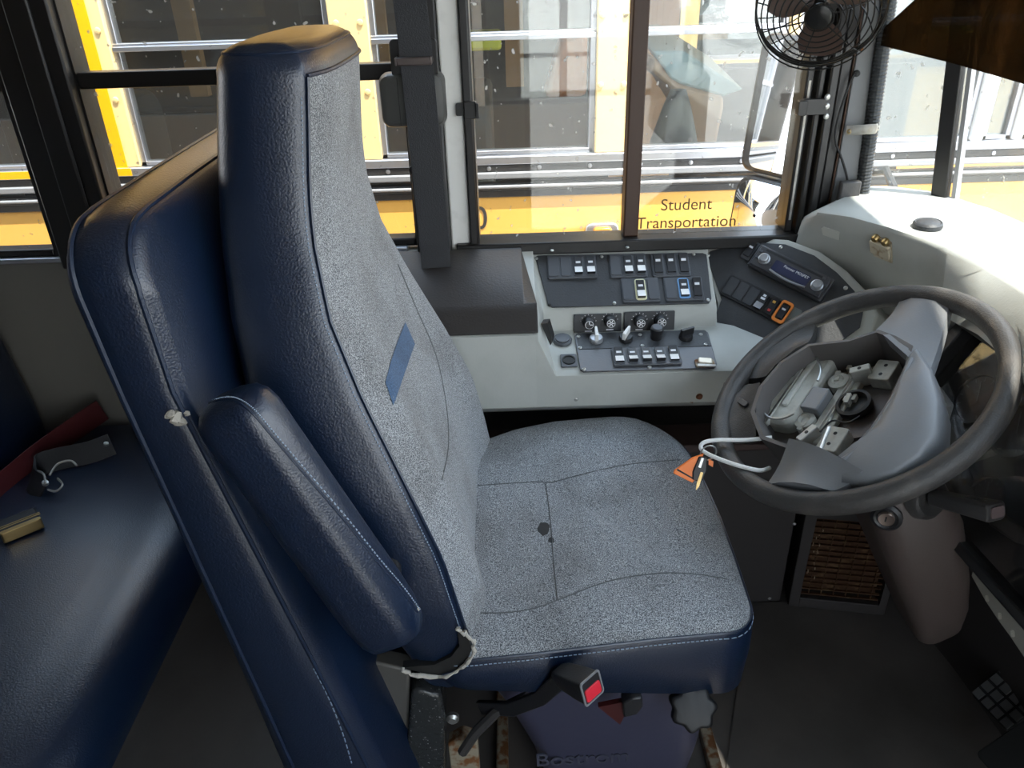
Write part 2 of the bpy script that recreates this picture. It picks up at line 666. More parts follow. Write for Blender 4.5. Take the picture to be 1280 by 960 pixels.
# ---------------- A pillar with its cover plate
b = bm_new()
F_AP = Frame((0.685, 1.478, 0.9), (0.94, -0.34, 0), (0, 0, 1))
prism(b, [V((0.632, 1.55, 0.80)), V((0.632, 1.50, 0.80)), V((0.636, 1.488, 0.80)), V((0.676, 1.474, 0.80)), V((0.690, 1.50, 0.80)), V((0.690, 1.55, 0.80))], (0.0, 0, 1.1))
pil = struct('trim_5', b, frameblk, bev=0.003)
b = bm_new()
prism(b, [V((0.634, 1.484, 0.86)), V((0.633, 1.475, 0.86)), V((0.679, 1.460, 0.86)), V((0.682, 1.472, 0.86))], (0.0, 0, 0.9))
pc = struct('trim_6', b, pillgrey, bev=0.002)
b = bm_new()
box(b, (0.6285, 1.474, 0.83), (0.632, 1.486, 1.5))
struct('trim_7', b, framebrn, bev=0.002)

# ---------------- windshield: corner pane, divider, main panes, lower sill and header
WB = [V((0.698, 1.52, 0.86)), V((0.745, 1.50, 0.86)), V((0.79, 1.465, 0.86)), V((0.825, 1.42, 0.86)), V((0.86, 1.34, 0.86)), V((0.89, 1.1, 0.86)), V((0.915, 0.7, 0.86)), V((0.925, 0.3, 0.86)), V((0.915, -0.2, 0.86)), V((0.88, -0.86, 0.86))]
RAKE = V((-0.110, 0, 0.88))
b = bm_new()
R0 = WB[:4]
loft(b, [R0, [p + RAKE for p in R0], [p + RAKE + V((0.004, 0.001, 0)) for p in R0], [p + V((0.004, 0.001, 0)) for p in R0], R0], False, False)
wsc = struct('window_6', b, shield)
b = bm_new()
R0 = WB[3:]
loft(b, [R0, [p + RAKE for p in R0], [p + RAKE + V((0.004, 0.001, 0)) for p in R0], [p + V((0.004, 0.001, 0)) for p in R0], R0], False, False)
wsm = struct('window_7', b, shield)
b = bm_new()
ribbon(b, [WB[3] + V((-0.006, -0.004, -0.03)), WB[3] + RAKE + V((-0.006, -0.004, 0))], (0.66, -0.75, 0), 0.028, 0.02)
dv = struct('trim_8', b, frameblk, bev=0.003)
b = bm_new()
ribbon(b, [WB[3] + V((0.016, -0.016, -0.03)), WB[3] + RAKE + V((0.016, -0.016, 0))], (0.66, -0.75, 0), 0.007, 0.02)
struct('trim_9', b, busgrey)
b = bm_new()
hd = [p + RAKE for p in WB]
loft(b, [hd, [p + V((0, 0, 0.2)) for p in hd], [p + V((-0.04, -0.02 if p.y > 0 else 0.02, 0.2)) for p in hd], [p + V((-0.04, -0.02 if p.y > 0 else 0.02, 0)) for p in hd], hd], False, False)
struct('wall_front', b, greywall)
b = bm_new()
lo = [p + V((0, 0, -0.86)) for p in WB]
loft(b, [lo, WB, [p + V((0.03, 0, 0)) for p in WB], [p + V((0.03, 0, 0)) for p in lo], lo], False, False)
struct('wall_cowl', b, darkwall)

# ================================================================ LEFT LOWER WALL, HEATER, FLOOR THINGS
b = bm_new()
box(b, (-0.35, 1.30, 0.0), (0.60, 1.498, 0.44))
kp = thing('kick_panel', 'black metal kick panel on the wall under the grey switch console', 'panel', (0.12, 1.4, 0))
mk('panel_face', b, darkwall, kp, bev=0.004)
b = bm_new()
box(b, (-0.35, 1.275, 0.435), (0.70, 1.36, 0.452))
mk('ledge', b, oxide, kp, bev=0.004)
F_KP = Frame((0, 1.30, 0), (1, 0, 0), (0, 0, 1))
for x, y in ((993, 655), (962, 748)):
    u, v = F_KP.px(x, y)
    screw(F_KP, u, v, kp, 0.004, steel)
b = bm_new()
q = at(640, 545, Y=1.30)
box(b, (q.x - 0.016, 1.285, q.z - 0.014), (q.x + 0.016, 1.2995, q.z + 0.014))
mk('clip', b, rubber, kp, bev=0.002)
screw(Frame((q.x, 1.285, q.z), (1, 0, 0), (0, 0, 1)), 0, 0, kp, 0.005)

# heater with rusty fins
ht = thing('floor_heater', 'dark floor heater box with a rusty brown finned grille beside the pedals', 'heater', (0.68, 1.3, 0))
HF = Frame(at(985, 757, Y=1.275), (0.91, -0.17, 0), (0, 0, 1))
b = bm_new()
hw, hh = 0.205, 0.27
fbox(b, HF, 0, 0.022, 0, hh, -0.12, 0.0)
fbox(b, HF, hw - 0.016, hw, 0, hh, -0.12, 0.0)
fbox(b, HF, 0.022, hw - 0.016, 0, 0.026, -0.12, 0.0)
fbox(b, HF, 0.022, hw - 0.016, hh - 0.02, hh, -0.12, 0.0)
fbox(b, HF, 0.0, hw, 0.0, hh, -0.13, -0.05)
mk('housing', b, darkwall, ht, bev=0.002)
finm = mat('rusty_fins', (0.07, 0.03, 0.012), 0.7, 0.3, vary=(40, (0.22, 0.14, 0.07), 0.55, 0.75))
b = bm_new()
for i in range(14):
    v = 0.033 + i * 0.0155
    du = random.uniform(-0.0015, 0.0015)
    fbox(b, HF, 0.024, hw - 0.018, v + du, v + 0.0022 + du, -0.014, -0.008)
for i in range(6):
    u = 0.04 + i * 0.026
    fbox(b, HF, u, u + 0.0018, 0.03, hh - 0.024, -0.016, -0.010)
fbox(b, HF, 0.022, hw - 0.016, 0.026, hh - 0.02, -0.045, -0.04)
mk('fin_grille', b, finm, ht)
b = bm_new()
for _ in range(16):
    u, v = random.uniform(0.026, 0.045), random.uniform(0.06, hh - 0.05)
    fbox(b, HF, u, u + random.uniform(0.001, 0.003), v, v + random.uniform(0.002, 0.009), -0.009, -0.006)
mk('rust_flakes', b, rust, ht)

# raised floor mat and seam strip
b = bm_new()
prism(b, [at(x, y, Z=0.004) for x, y in ((905, 980), (936, 757), (1250, 720), (1290, 980))], (0, 0, -0.0035))
mk('floor_mat', b, floorm, None, 'dark worn rubber mat on the floor under the steering column', 'mat')

# ================================================================ SIDE CONSOLE
con = thing('side_console', 'pale grey moulded switch console under the driver window', 'console', (0.12, 1.4, 0.53))


def yz(x, pts):
    return [V((x, y, z)) for y, z in pts]


b = bm_new()
left_prof = [(1.498, 0.53), (1.498, 0.803), (1.475, 0.803), (1.462, 0.790), (1.40, 0.765), (1.265, 0.722), (1.252, 0.715), (1.252, 0.566), (1.262, 0.556), (1.30, 0.53)]
loft(b, [yz(x, left_prof) for x in (-0.36, 0.02, 0.05)])
# cheek that steps down to the switch shelf
right_prof = [(1.498, 0.53), (1.498, 0.803), (1.486, 0.800), (1.472, 0.778), (1.385, 0.716), (1.374, 0.703), (1.370, 0.668), (1.258, 0.640), (1.248, 0.633), (1.252, 0.566), (1.262, 0.556), (1.30, 0.53)]
lp2 = [(1.498, 0.53), (1.498, 0.803), (1.486, 0.802), (1.47, 0.792), (1.40, 0.765), (1.38, 0.757), (1.36, 0.750), (1.265, 0.722), (1.252, 0.715), (1.252, 0.566), (1.262, 0.556), (1.30, 0.53)]
loft(b, [yz(0.045, lp2), [V((0.045 + 0.036 * min(1, max(0, (1.49 - y) / 0.2)), y, z)) for y, z in right_prof], yz(0.402, right_prof), yz(0.406, [(y, min(z, 0.668 - max(0, 1.37 - y) * 0.0) if y > 1.36 else z) for y, z in right_prof]), yz(0.62, [(y, min(z, 0.668) if y > 1.36 else z) for y, z in right_prof])])
mk('console_body', b, grey, con, bev=0.006, seg=3)

# black storage lid on the left end
b = bm_new()
lidp = [(1.475, 0.80), (1.468, 0.808), (1.29, 0.762), (1.276, 0.752), (1.250, 0.722), (1.26, 0.715), (1.475, 0.785)]
loft(b, [yz(-0.33, lidp), yz(0.026, lidp), [V((0.050 - 0.02 * (1 if z > 0.78 else 0), y, z - 0.02 * (1 if z > 0.78 else 0))) for y, z in lidp]])
mk('storage_lid', b, mat('lid_black', (0.032, 0.027, 0.025), 0.48, bump=(250, 0.25)), con, 'black textured storage lid', bev=0.007, seg=3)
b = bm_new()
prism(b, [at(x, y, Y=1.300) for x, y in ((676, 405), (684, 404), (690, 424), (688, 432))], (0.006, 0.02, 0))
mk('broken_clip', b, rubber, con)
F_FR = Frame((0.1, 1.2525, 0.6), (1, 0, 0), (0, 0.0, 1))
u, v = F_FR.px(720, 499)
screw(F_FR, u, v, con, 0.005)
u, v = F_FR.px(874, 495)
b = bm_new()
lathe(b, F_FR.pt(u, v, -0.001), F_FR.n, ((0.007, 0), (0.007, 0.002), (0.0045, 0.004), (0.0045, 0.007)), 12)
mk('rusty_bolt', b, rust2, con, 'rusted bolt with a brown stain')
b = bm_new()
prism(b, [F_FR.on(x, y, 0.0002) for x, y in ((860, 497), (864, 494), (871, 493), (874, 498), (868, 500), (866, 504), (862, 503))], F_FR.n * 0.0003)
mk('rust_mark', b, rust2, con)
for x, y in ((578, 315), (784, 309), (690, 313)):
    p = at(x, y, Z=0.803)
    screw(Frame(p, (1, 0, 0), (0, 1, 0)), 0, 0, con, 0.004)


# ---------------- switches
def rocker(F, parent, w=0.0125, h=0.029, lens=None, legend_on=True, tip=1, body=None, frame_m=None, name='rocker_switch', marks=1):
    """F: frame centred on the switch; lens = material of the lit half"""
    bm = bm_new()
    if frame_m:
        o = rrect(w + 0.010, h + 0.014, 0.005)
        prism(bm, [F.pt(a, c, 0.0) for a, c in o], F.n * 0.0035, 3)
    hi, lo = (0.0085, 0.0045) if tip > 0 else (0.0045, 0.0085)
    pr = [(-h / 2, 0.0), (-h / 2, lo), (-h * 0.10, 0.0045), (h * 0.02, 0.0048), (h / 2, hi), (h / 2, 0)]
    a = [bm.verts.new(F.pt(-w / 2, p, q)) for p, q in pr]
    c = [bm.verts.new(F.pt(w / 2, p, q)) for p, q in pr]
    bm.faces.new(a)
    bm.faces.new(c[::-1])
    for i in range(len(pr)):
        j = (i + 1) % len(pr)
        f = bm.faces.new((a[i], a[j], c[j], c[i]))
        if i == 1 and lens:
            f.material_index = 1
    if legend_on:
        t = (hi - 0.0048) / (h * 0.48)
        for k in range(marks):
            v0 = h * (0.10 + 0.20 * k)
            z0 = 0.0048 + (v0 - h * 0.02) * t + 0.0002
            z1 = z0 + h * 0.13 * t
            wv = w * (0.30 if k == 0 else 0.2)
            quad(bm, [F.pt(-wv, v0, z0), F.pt(wv, v0, z0), F.pt(wv, v0 + h * 0.13, z1), F.pt(-wv, v0 + h * 0.13, z1)], 2)
    return mk(name, bm, [body or blk, lens or blk, legend, frame_m or blk], parent, sharp=30)


def bezel(F, px0, px1, slots, parent, dims=None, hgt=0.046):
    """px0/px1: left-top and right-bottom pixel corners on the panel; slots: list of (px, py, kind)"""
    u0, v1 = F.px(*px0)
    u1, v0 = F.px(*px1)
    bm = bm_new()
    rplate(bm, F, (u0 + u1) / 2, (v0 + v1) / 2, u1 - u0, v1 - v0, 0.004, -0.001, 0.004)
    B = mk('switch_bezel', bm, bez, parent, bev=0.0015)
    hh = v1 - v0
    pitch = (u1 - u0) / len(slots)
    for i, (x, y, kind) in enumerate(slots):
        u, v = F.px(x, y)
        v = (v0 + v1) / 2
        u = u0 + pitch * (i + 0.5)
        G = F.sub(u, v, 0, 0.004)
        if kind == 'blank':
            bm = bm_new()
            rplate(bm, G, 0, 0, pitch * 0.84, hh * 0.82, 0.003, -0.001, 0.0015)
            mk('blank_plate', bm, bez, B, bev=0.0008)
        else:
            bm = bm_new()
            rplate(bm, G, 0, 0, pitch * 0.86, hh * 0.86, 0.005, -0.001, 0.0012)
            mk('switch_rim', bm, {'yellow': yelframe, 'blue': bluframe}.get(kind, bez), B, bev=0.0006)
            rocker(G, B, pitch * 0.62, hh * 0.70, whitep if kind in ('white', 'yellow', 'blue', 'low') else None, True, -1 if kind in ('white', 'yellow', 'blue') else 1)
    return B


# upper inclined panel
FA = Frame((0.053, 1.476, 0.7815), (1, 0, 0), (0, 0.088, 0.0625))
off = 0.0008
upn = thing('switch_panel', 'black upper switch panel with five blocks of rockers, sloping below the driver window', 'switch panel', FA.pt(0.17, -0.06))
pts = [FA.on(x, y, off) for x, y in ((669, 322), (672, 320), (878, 317), (883, 319), (889, 374), (886, 380), (690, 385), (685, 382))]
b = bm_new()
prism(b, pts, FA.n * 0.003)
mk('panel_plate', b, blkp, upn, bev=0.0012)
FA2 = FA.sub(0, 0, 0, off + 0.003)
bezel(FA2, (683, 321), (747, 348), [(0, 0, 'blank'), (0, 0, 'blank'), (0, 0, 'white'), (0, 0, 'white')], upn)
bezel(FA2, (760, 319), (810, 347), [(0, 0, 'blank'), (0, 0, 'white'), (0, 0, 'white')], upn)
bezel(FA2, (812, 318), (864, 346), [(0, 0, 'dark'), (0, 0, 'dark'), (0, 0, 'dark')], upn)
bezel(FA2, (775, 349), (826, 378), [(0, 0, 'blank'), (0, 0, 'yellow'), (0, 0, 'blank')], upn)
bezel(FA2, (828, 348), (881, 376), [(0, 0, 'blank'), (0, 0, 'blue'), (0, 0, 'dark')], upn)
for x, y in ((669.5 + 1, 323), (752, 321), (867, 318), (768, 379), (885, 375), (687, 381)):
    u, v = FA2.px(x, y)
    screw(FA2, u, v, upn, 0.0038, rubber if x == 687 else steel)

# knob strip on the riser
FK = Frame((0.12, 1.3705, 0.685), (1, 0, 0), (0, 0.004, 0.035))
for (x0, x1, ya, yb, ks, lab) in ((717, 776, 392.5, 415, ((736, 404), (763, 402)), 'black dial strip with two round knobs, the rearward one of the pair'),
                                  (780, 842, 389.5, 413, ((800, 402), (826, 401)), 'black dial strip with two round knobs, the forward one of the pair')):
    u0, v1 = FK.px(x0, ya)
    u1, v0 = FK.px(x1, yb)
    t = thing('dial_strip', lab, 'control panel', FK.pt((u0 + u1) / 2, (v0 + v1) / 2), 'dial strips on the console riser')
    bm = bm_new()
    rplate(bm, FK, (u0 + u1) / 2, (v0 + v1) / 2, u1 - u0, v1 - v0, 0.002, 0.0015, 0.005)
    mk('strip_plate', bm, blkp, t, bev=0.001)
    for i, (x, y) in enumerate(ks):
        u, v = FK.px(x, y, 0.012)
        bm = bm_new()
        lathe(bm, FK.pt(u, v, 0.005), FK.n, ((0.0125, 0), (0.0125, 0.003), (0.0105, 0.005), (0.010, 0.017), (0.0085, 0.019), (0.0, 0.019)), 22)
        kb = mk('knob', bm, blk, t)
        bm = bm_new()
        G = FK.sub(u, v, 0, 0.0242)
        for q in range(6 if i or x0 > 750 else 2):
            a = q * PI / (3 if i or x0 > 750 else 2)
            fbox(bm, G.sub(0, 0, a), 0.001, 0.0065, -0.0009, 0.0009, 0, 0.0005)
        for q in range(18):
            a0, a1 = 2 * PI * q / 18, 2 * PI * (q + 1) / 18
            quad(bm, [G.pt(0.0072 * math.cos(a0), 0.0072 * math.sin(a0), 0.0004), G.pt(0.0082 * math.cos(a0), 0.0082 * math.sin(a0), 0.0004), G.pt(0.0082 * math.cos(a1), 0.0082 * math.sin(a1), 0.0004), G.pt(0.0072 * math.cos(a1), 0.0072 * math.sin(a1), 0.0004)])
        mk('dial_symbol', bm, legend, kb)
        bm = bm_new()
        for q in range(7):
            a = PI * (0.05 + 0.15 * q)
            G2 = FK.sub(u, v, 0, 0.0051)
            fbox(bm, G2.sub(0, 0, a), 0.0138, 0.0160, -0.0005, 0.0005, 0, 0.0003)
        mk('dial_scale', bm, legend, t)
        bm = bm_new()
        fbox(bm, FK.sub(u, v, 0, 0.0051), -0.007, 0.007, -0.0195, -0.0175, 0, 0.0003)
        mk('dial_caption', bm, legend, t)

# lower panel lying on the shelf
FS = Frame((0.123, 1.258, 0.6405), (1, 0, 0), (0, 0.112, 0.028))
lpn = thing('heater_control_panel', 'grey-black lower control panel with four selector knobs and a row of five rockers', 'control panel', FS.pt(0.12, 0.05))
b = bm_new()
prism(b, [FS.on(x, y, 0.001) for x, y in ((718, 421), (722, 417.5), (880, 413.5), (885, 417), (896, 456), (893, 461), (729, 466), (725, 463))], FS.n * 0.003)
mk('panel_plate', b, mat('satin_grey_panel', (0.10, 0.10, 0.105), 0.38, 0.3, bump=(200, 0.1)), lpn, bev=0.001)
FS2 = FS.sub(0, 0, 0, 0.004)
b = bm_new()
prism(b, [FS2.on(x, y, -0.0005) for x, y in ((720, 418), (882, 414), (889, 433), (724, 437))], FS2.n * 0.0015)
mk('upper_strip', b, blkp, lpn)
FS3 = FS.sub(0, 0, 0, 0.005)
for i, (x, y) in enumerate(((745, 425), (782, 424), (820, 422), (857, 422))):
    u, v = FS3.px(x, y)
    bm = bm_new()
    if i == 2:
        lathe(bm, FS3.pt(u, v), FS3.n, ((0.011, 0), (0.011, 0.012), (0.0125, 0.016), (0.0125, 0.024), (0.010, 0.026), (0.0, 0.026)), 20)
        kb = mk('selector_knob', bm, blk, lpn)
        bm = bm_new()
        lathe(bm, FS3.pt(u, v, 0.026), FS3.n, ((0.0085, 0), (0.0085, 0.0006), (0.0065, 0.0008), (0.0, 0.0008)), 20)
        mk('knob_cap', bm, bez, kb)
    else:
        lathe(bm, FS3.pt(u, v), FS3.n, ((0.0135, 0), (0.0135, 0.004), (0.0115, 0.008), (0.0, 0.009)), 20)
        kb = mk('selector_knob', bm, blk if i else silver, lpn)
        G = FS3.sub(u, v, (PI / 2, PI / 3, 0, PI / 9)[i], 0.006)
        bm = bm_new()
        prism(bm, [G.pt(-0.012, -0.0035, 0), G.pt(0.015, -0.0025, 0), G.pt(0.017, 0, 0), G.pt(0.015, 0.0025, 0), G.pt(-0.012, 0.0035, 0)], G.n * 0.016)
        mk('pointer', bm, (whitep, whitep, whitep, blk)[i], kb, bev=0.001)
bezel(FS3, (763, 437), (853, 456), [(0, 0, 'low')] + [(0, 0, 'white')] * 3 + [(0, 0, 'low')], lpn)
for x, y in ((723, 420.5), (725, 434.5), (730, 461.5), (800, 418.5), (803, 432), (812, 459), (876, 418), (882, 430.5)):
    u, v = FS3.px(x, y)
    screw(FS3, u, v, lpn, 0.004)
# latch on the panel corner
u, v = FS3.px(881, 455)
lt = thing('hasp_latch', 'small worn brassy hasp on the front corner of the lower control panel', 'latch', FS3.pt(u, v))
bm = bm_new()
rplate(bm, FS3, u, v, 0.036, 0.022, 0.004, 0.0005, 0.003)
mk('base_plate', bm, rust, lt, bev=0.0008)
bm = bm_new()
rplate(bm, FS3.sub(u, v, -0.15), 0.0, 0.001, 0.026, 0.016, 0.004, 0.003, 0.009)
mk('clasp', bm, mat('worn_zinc', (0.62, 0.56, 0.46), 0.4, 0.7), lt, bev=0.002)
bm = bm_new()
tube(bm, [FS3.pt(u - 0.016, v - 0.009, 0.006), FS3.pt(u + 0.016, v - 0.013, 0.006)], 0.003)
mk('pin', bm, steel, lt)

# round plug and socket plate
u, v = FS.px(703, 426)
bm = bm_new()
lathe(bm, FS.pt(u, v, 0.0), FS.n, ((0.0185, 0), (0.0185, 0.004), (0.0165, 0.006), (0.014, 0.006), (0.0135, 0.0085), (0.0, 0.0095)), 24)
mk('round_plug', bm, bez, None, 'round dark grey plug on the console shelf beside the storage lid', 'plug')
sk = thing('power_socket', 'small black socket plate with a round hole on the console shelf corner', 'socket', FS.on(711, 452))
u, v = FS.px(711, 452)
bm = bm_new()
rplate(bm, FS, u, v, 0.031, 0.036, 0.003, 0.0005, 0.004)
mk('socket_plate', bm, bez, sk, bev=0.001)
bm = bm_new()
lathe(bm, FS.pt(u, v, 0.004), FS.n, ((0.0125, 0), (0.0125, 0.002), (0.010, 0.0022), (0.0095, 0.0005), (0, 0.0005)), 22)
mk('socket_ring', bm, rubber, sk)

# ================================================================ DASHBOARD
RO = V((0.547, 1.405, 0.757))
FRn = V((-0.40, -0.61, 0.68)).normalized()
FRx = V((0.70, -0.67, -0.24)).normalized()
FR = Frame(RO, FRx, FRn.cross(FRx))
db = thing('dashboard', 'pale grey moulded dashboard with a raised corner hood below the windshield', 'dashboard', (0.75, 1.2, 0.5))
# radio pod with its quarter-round face
pod = [(879, 312), (905, 301), (945, 296.5), (985, 299), (1025, 314), (1058, 338), (1083, 364), (1098, 392), (1085, 430), (1020, 470), (975, 462), (890, 412), (896, 380)]
b = bm_new()
prism(b, [FR.on(x, y, 0) for x, y in pod], (0.12, 0.02, -0.12))
mk('radio_pod', b, grey, db, bev=0.004, seg=3)
# hood: stations from the wall round to the right
ST = []


def stn(px, py, zc, back, fb):
    c = at(px, py, Z=zc)
    return c, V(back), V(fb)


stations = [
    (at(1003, 270, Y=1.487), V((0.70, 1.49, 0.898)), V((0.555, 1.490, 0.70))),
    (at(1020, 264, Z=0.887), V((0.72, 1.50, 0.900)), V((0.63, 1.47, 0.70))),
    (at(1062, 270, Z=0.890), V((0.75, 1.485, 0.902)), V((0.69, 1.40, 0.70))),
    (at(1110, 283, Z=0.890), V((0.80, 1.445, 0.902)), V((0.72, 1.32, 0.70))),
    (at(1150, 297, Z=0.888), V((0.83, 1.40, 0.900)), V((0.735, 1.24, 0.70))),
    (at(1168, 303, Z=0.886), V((0.845, 1.365, 0.898)), V((0.735, 1.17, 0.76))),
    (at(1185, 308, Z=0.885), V((0.86, 1.34, 0.896)), at(1172, 392, X=0.68)),
    (at(1230, 330, Z=0.885), V((0.875, 1.22, 0.894)), at(1222, 418, X=0.66)),
    (at(1280, 362, Z=0.885), V((0.89, 1.05, 0.892)), at(1262, 452, X=0.65)),
    (V((0.64, 0.78, 0.885)), V((0.90, 0.88, 0.890)), V((0.63, 0.74, 0.80))),
    (V((0.66, 0.60, 0.87)), V((0.905, 0.6, 0.885)), V((0.65, 0.58, 0.78))),
    (V((0.70, 0.30, 0.85)), V((0.905, 0.3, 0.88)), V((0.70, 0.30, 0.6))),
    (V((0.70, -0.20, 0.85)), V((0.90, -0.2, 0.88)), V((0.70, -0.20, 0.6))),
    (V((0.70, -0.855, 0.85)), V((0.87, -0.855, 0.88)), V((0.70, -0.855, 0.6))),
]
b = bm_new()
rings = []
for c, bk, fb in stations:
    mid = c * 0.45 + fb * 0.55 + V((0.004, 0.004, 0))
    cc = c + (fb - c).normalized() * 0.012
    ct = c + (bk - c).normalized() * 0.014
    rings.append([fb + V((0.10, 0.0, 0.012)), fb + V((0.008, 0, -0.002)), fb, mid, cc, c + V((0.004, 0.003, -0.003)), ct, (c + bk) / 2 + V((0, 0, 0.003)), bk, V((bk.x + 0.0, bk.y, 0.62))])
loft(b, rings, False, False)
hood = mk('hood', b, grey, db, sharp=60)
# lower apron between pod and hood (under the wheel's far side)
b = bm_new()
prism(b, [V((0.40, 1.498, 0.56)), V((0.40, 1.26, 0.56)), V((0.62, 1.10, 0.56)), V((0.74, 1.10, 0.56)), V((0.80, 1.498, 0.56))], (0, 0, 0.075))
mk('apron', b, grey, db, bev=0.005)
# instrument binnacle behind the wheel
ins = thing('instrument_cluster', 'dark recessed instrument cluster seen through the right of the steering wheel', 'gauge cluster', (0.78, 0.98, 0.6))
FI = Frame((0.745, 0.985, 0.645), (0.06, -1, 0), (0.50, 0.0, 0.86))
b = bm_new()
fbox(b, FI, -0.20, 0.30, -0.16, 0.115, -0.03, -0.02)
fbox(b, FI, -0.20, -0.175, -0.16, 0.115, -0.02, 0.03)
fbox(b, FI, -0.175, 0.30, 0.10, 0.115, -0.02, 0.06)
fbox(b, FI, -0.175, 0.30, -0.16, -0.145, -0.02, 0.03)
mk('housing', b, blk, ins, bev=0.003)
dialm = mat('dial_face', (0.01, 0.01, 0.012), 0.4)
for u, v, r in ((-0.10, 0.02, 0.045), (0.0, 0.02, 0.045), (0.10, 0.02, 0.045), (0.2, 0.02, 0.045), (-0.05, -0.08, 0.03), (0.04, -0.08, 0.03)):
    bm = bm_new()
    lathe(bm, FI.pt(u, v, -0.02), FI.n, ((r, 0), (r, 0.006), (r * 0.9, 0.006), (r * 0.88, 0.001), (0, 0.001)), 28)
    ga = mk('gauge', bm, dialm, ins)
    bm = bm_new()
    for q in range(11):
        a = PI * (1.25 - 1.5 * q / 10)
        fbox(bm, FI.sub(u, v, a, -0.0188), r * 0.68, r * 0.84, -0.0008, 0.0008, 0, 0.0003)
    fbox(bm, FI.sub(u, v, 2.2, -0.0180), -r * 0.1, r * 0.7, -0.001, 0.001, 0, 0.0005)
    mk('dial_marks', bm, bez, ga)
bm = bm_new()
fbox(bm, FI, -0.174, 0.299, -0.144, 0.099, 0.004, 0.006)
mk('lens', bm, gaugeglass, ins)
bm = bm_new()
u, v = FI.px(1187, 432)
screw(FI, u, v, ins, 0.004, dullsteel, -0.018)
bm.free()

# vent puck, clasp, tape on the hood
vp = at(1160, 280, Z=0.897)
bm = bm_new()
lathe(bm, vp + V((0, 0, -0.004)), (-0.05, -0.05, 1), ((0.0235, 0), (0.0235, 0.006), (0.021, 0.0085), (0.019, 0.0075), (0.016, 0.0095), (0, 0.0105)), 26)
mk('round_vent', bm, blkp, None, 'round black vent plug on top of the dashboard corner', 'vent')
hb = bvh_of(hood)


def surf(bvh, x, y):
    h = bvh.ray_cast(EYE, ray(x, y).normalized())
    p, n = h[0], h[1]
    if n.dot(ray(x, y)) > 0:
        n = -n
    d = V((0, 0, 1)).cross(n).normalized()
    d = (d + n.cross(d) * -0.10).normalized()
    return Frame(p, d, n.cross(d))


FC = surf(hb, 1103, 309)
FT = surf(hb, 1038, 291)
cl = thing('toggle_clasp', 'worn beige metal toggle clasp on the front of the grey hood', 'clasp', FC.o)
bm = bm_new()
rplate(bm, FC, 0.0, -0.004, 0.040, 0.050, 0.003, -0.001, 0.002)
mk('base_plate', bm, mat('cream_metal', (0.62, 0.55, 0.42), 0.5, 0.2, vary=(80, (0.30, 0.18, 0.08), 0.5, 0.7)), cl, bev=0.0008)
bm = bm_new()
rplate(bm, FC, 0.0, -0.001, 0.041, 0.030, 0.004, 0.002, 0.009)
mk('lever', bm, MATS['cream_metal'], cl, bev=0.002)
bm = bm_new()
for s in (-1, 1):
    lathe(bm, FC.pt(s * 0.010, 0.019, -0.0005), FC.n, ((0.007, 0), (0.007, 0.006), (0.005, 0.009), (0, 0.009)), 12)
mk('hinge_knuckles', bm, brass, cl)
bm = bm_new()
prism(bm, [FC.pt(-0.015, -0.0175, 0.002), FC.pt(0.015, -0.0175, 0.002), FC.pt(0.011, -0.021, 0.002), FC.pt(-0.011, -0.021, 0.002)], FC.n * 0.002)
mk('rust_gap', bm, rust2, cl)
bm = bm_new()
prism(bm, [FT.pt(a, c, 0.0005) for a, c in ((-0.017, 0.006), (-0.012, 0.013), (0.018, 0.010), (0.017, -0.012), (-0.014, -0.010))], FT.n * 0.001)
mk('tape_scrap', bm, mat('old_tape', (0.62, 0.62, 0.57), 0.3), None, 'pale scrap of old tape stuck on the grey hood', 'tape')

# radio pod panel and its switches
rp = thing('radio_panel', 'black quarter-round panel of the pod, holding the stereo and a slanted switch row', 'control panel', FR.pt(0, 0))
pp = [(883, 320), (888, 315), (912, 308), (945, 303.5), (982, 306), (1018, 320), (1046, 341), (1068, 364), (1080, 385), (1075, 410), (1020, 450), (972, 447), (934, 438), (893, 409), (892, 402), (902, 375)]
b = bm_new()
prism(b, [FR.on(x, y, 0.0008) for x, y in pp], FR.n * 0.003)
mk('panel_plate', b, blkp, rp, bev=0.001)
FR2 = FR.sub(0, 0, 0, 0.0038)
# axis along the stereo
ra = FR2.on(934, 332)
rb = FR2.on(1026, 379)
rd = (rb - ra).normalized()
FQ = Frame(FR2.on(988, 343), rd, FR2.n.cross(rd))
# stereo
rad = thing('car_stereo', 'black car stereo with two silver dials and a dark blue display', 'stereo', FQ.pt(0, 0))
b = bm_new()
rplate(b, FQ, 0, 0, 0.160, 0.050, 0.003, 0.0, 0.012)
mk('body', b, radiomat, rad, bev=0.002)
b = bm_new()
rplate(b, FQ, 0, 0.0, 0.150, 0.044, 0.003, 0.012, 0.017)
mk('faceplate', b, radiomat, rad, bev=0.002)
b = bm_new()
rplate(b, FQ, 0.004, -0.003, 0.076, 0.022, 0.003, 0.017, 0.0178)
mk('display', b, display, rad)
b = text_bm('Pioneer MOSFET', 0.0075, FQ, 0.012, 0.003, 0.0179, 0.0002)
mk('display_text', b, legend, rad)
b = bm_new()
fbox(b, FQ, -0.062, 0.062, 0.0145, 0.0185, 0.0165, 0.0172)
mk('disc_slot', b, rubber, rad)
b = bm_new()
pl = [FQ.pt(-0.034 + 0.076 * k / 10, -0.0155 - 0.004 * math.sin(PI * k / 10), 0.018) for k in range(11)]
tube(b, pl, 0.0022, 8)
mk('chrome_trim', b, silver, rad)
for s in (-1, 1):
    b = bm_new()
    lathe(b, FQ.pt(0.057 * s + 0.002, -0.002, 0.017), FQ.n, ((0.0115, 0), (0.0115, 0.003), (0.0095, 0.004), (0.0085, 0.010), (0.007, 0.011), (0, 0.0105)), 22)
    mk('dial', b, silver, rad)
b = bm_new()
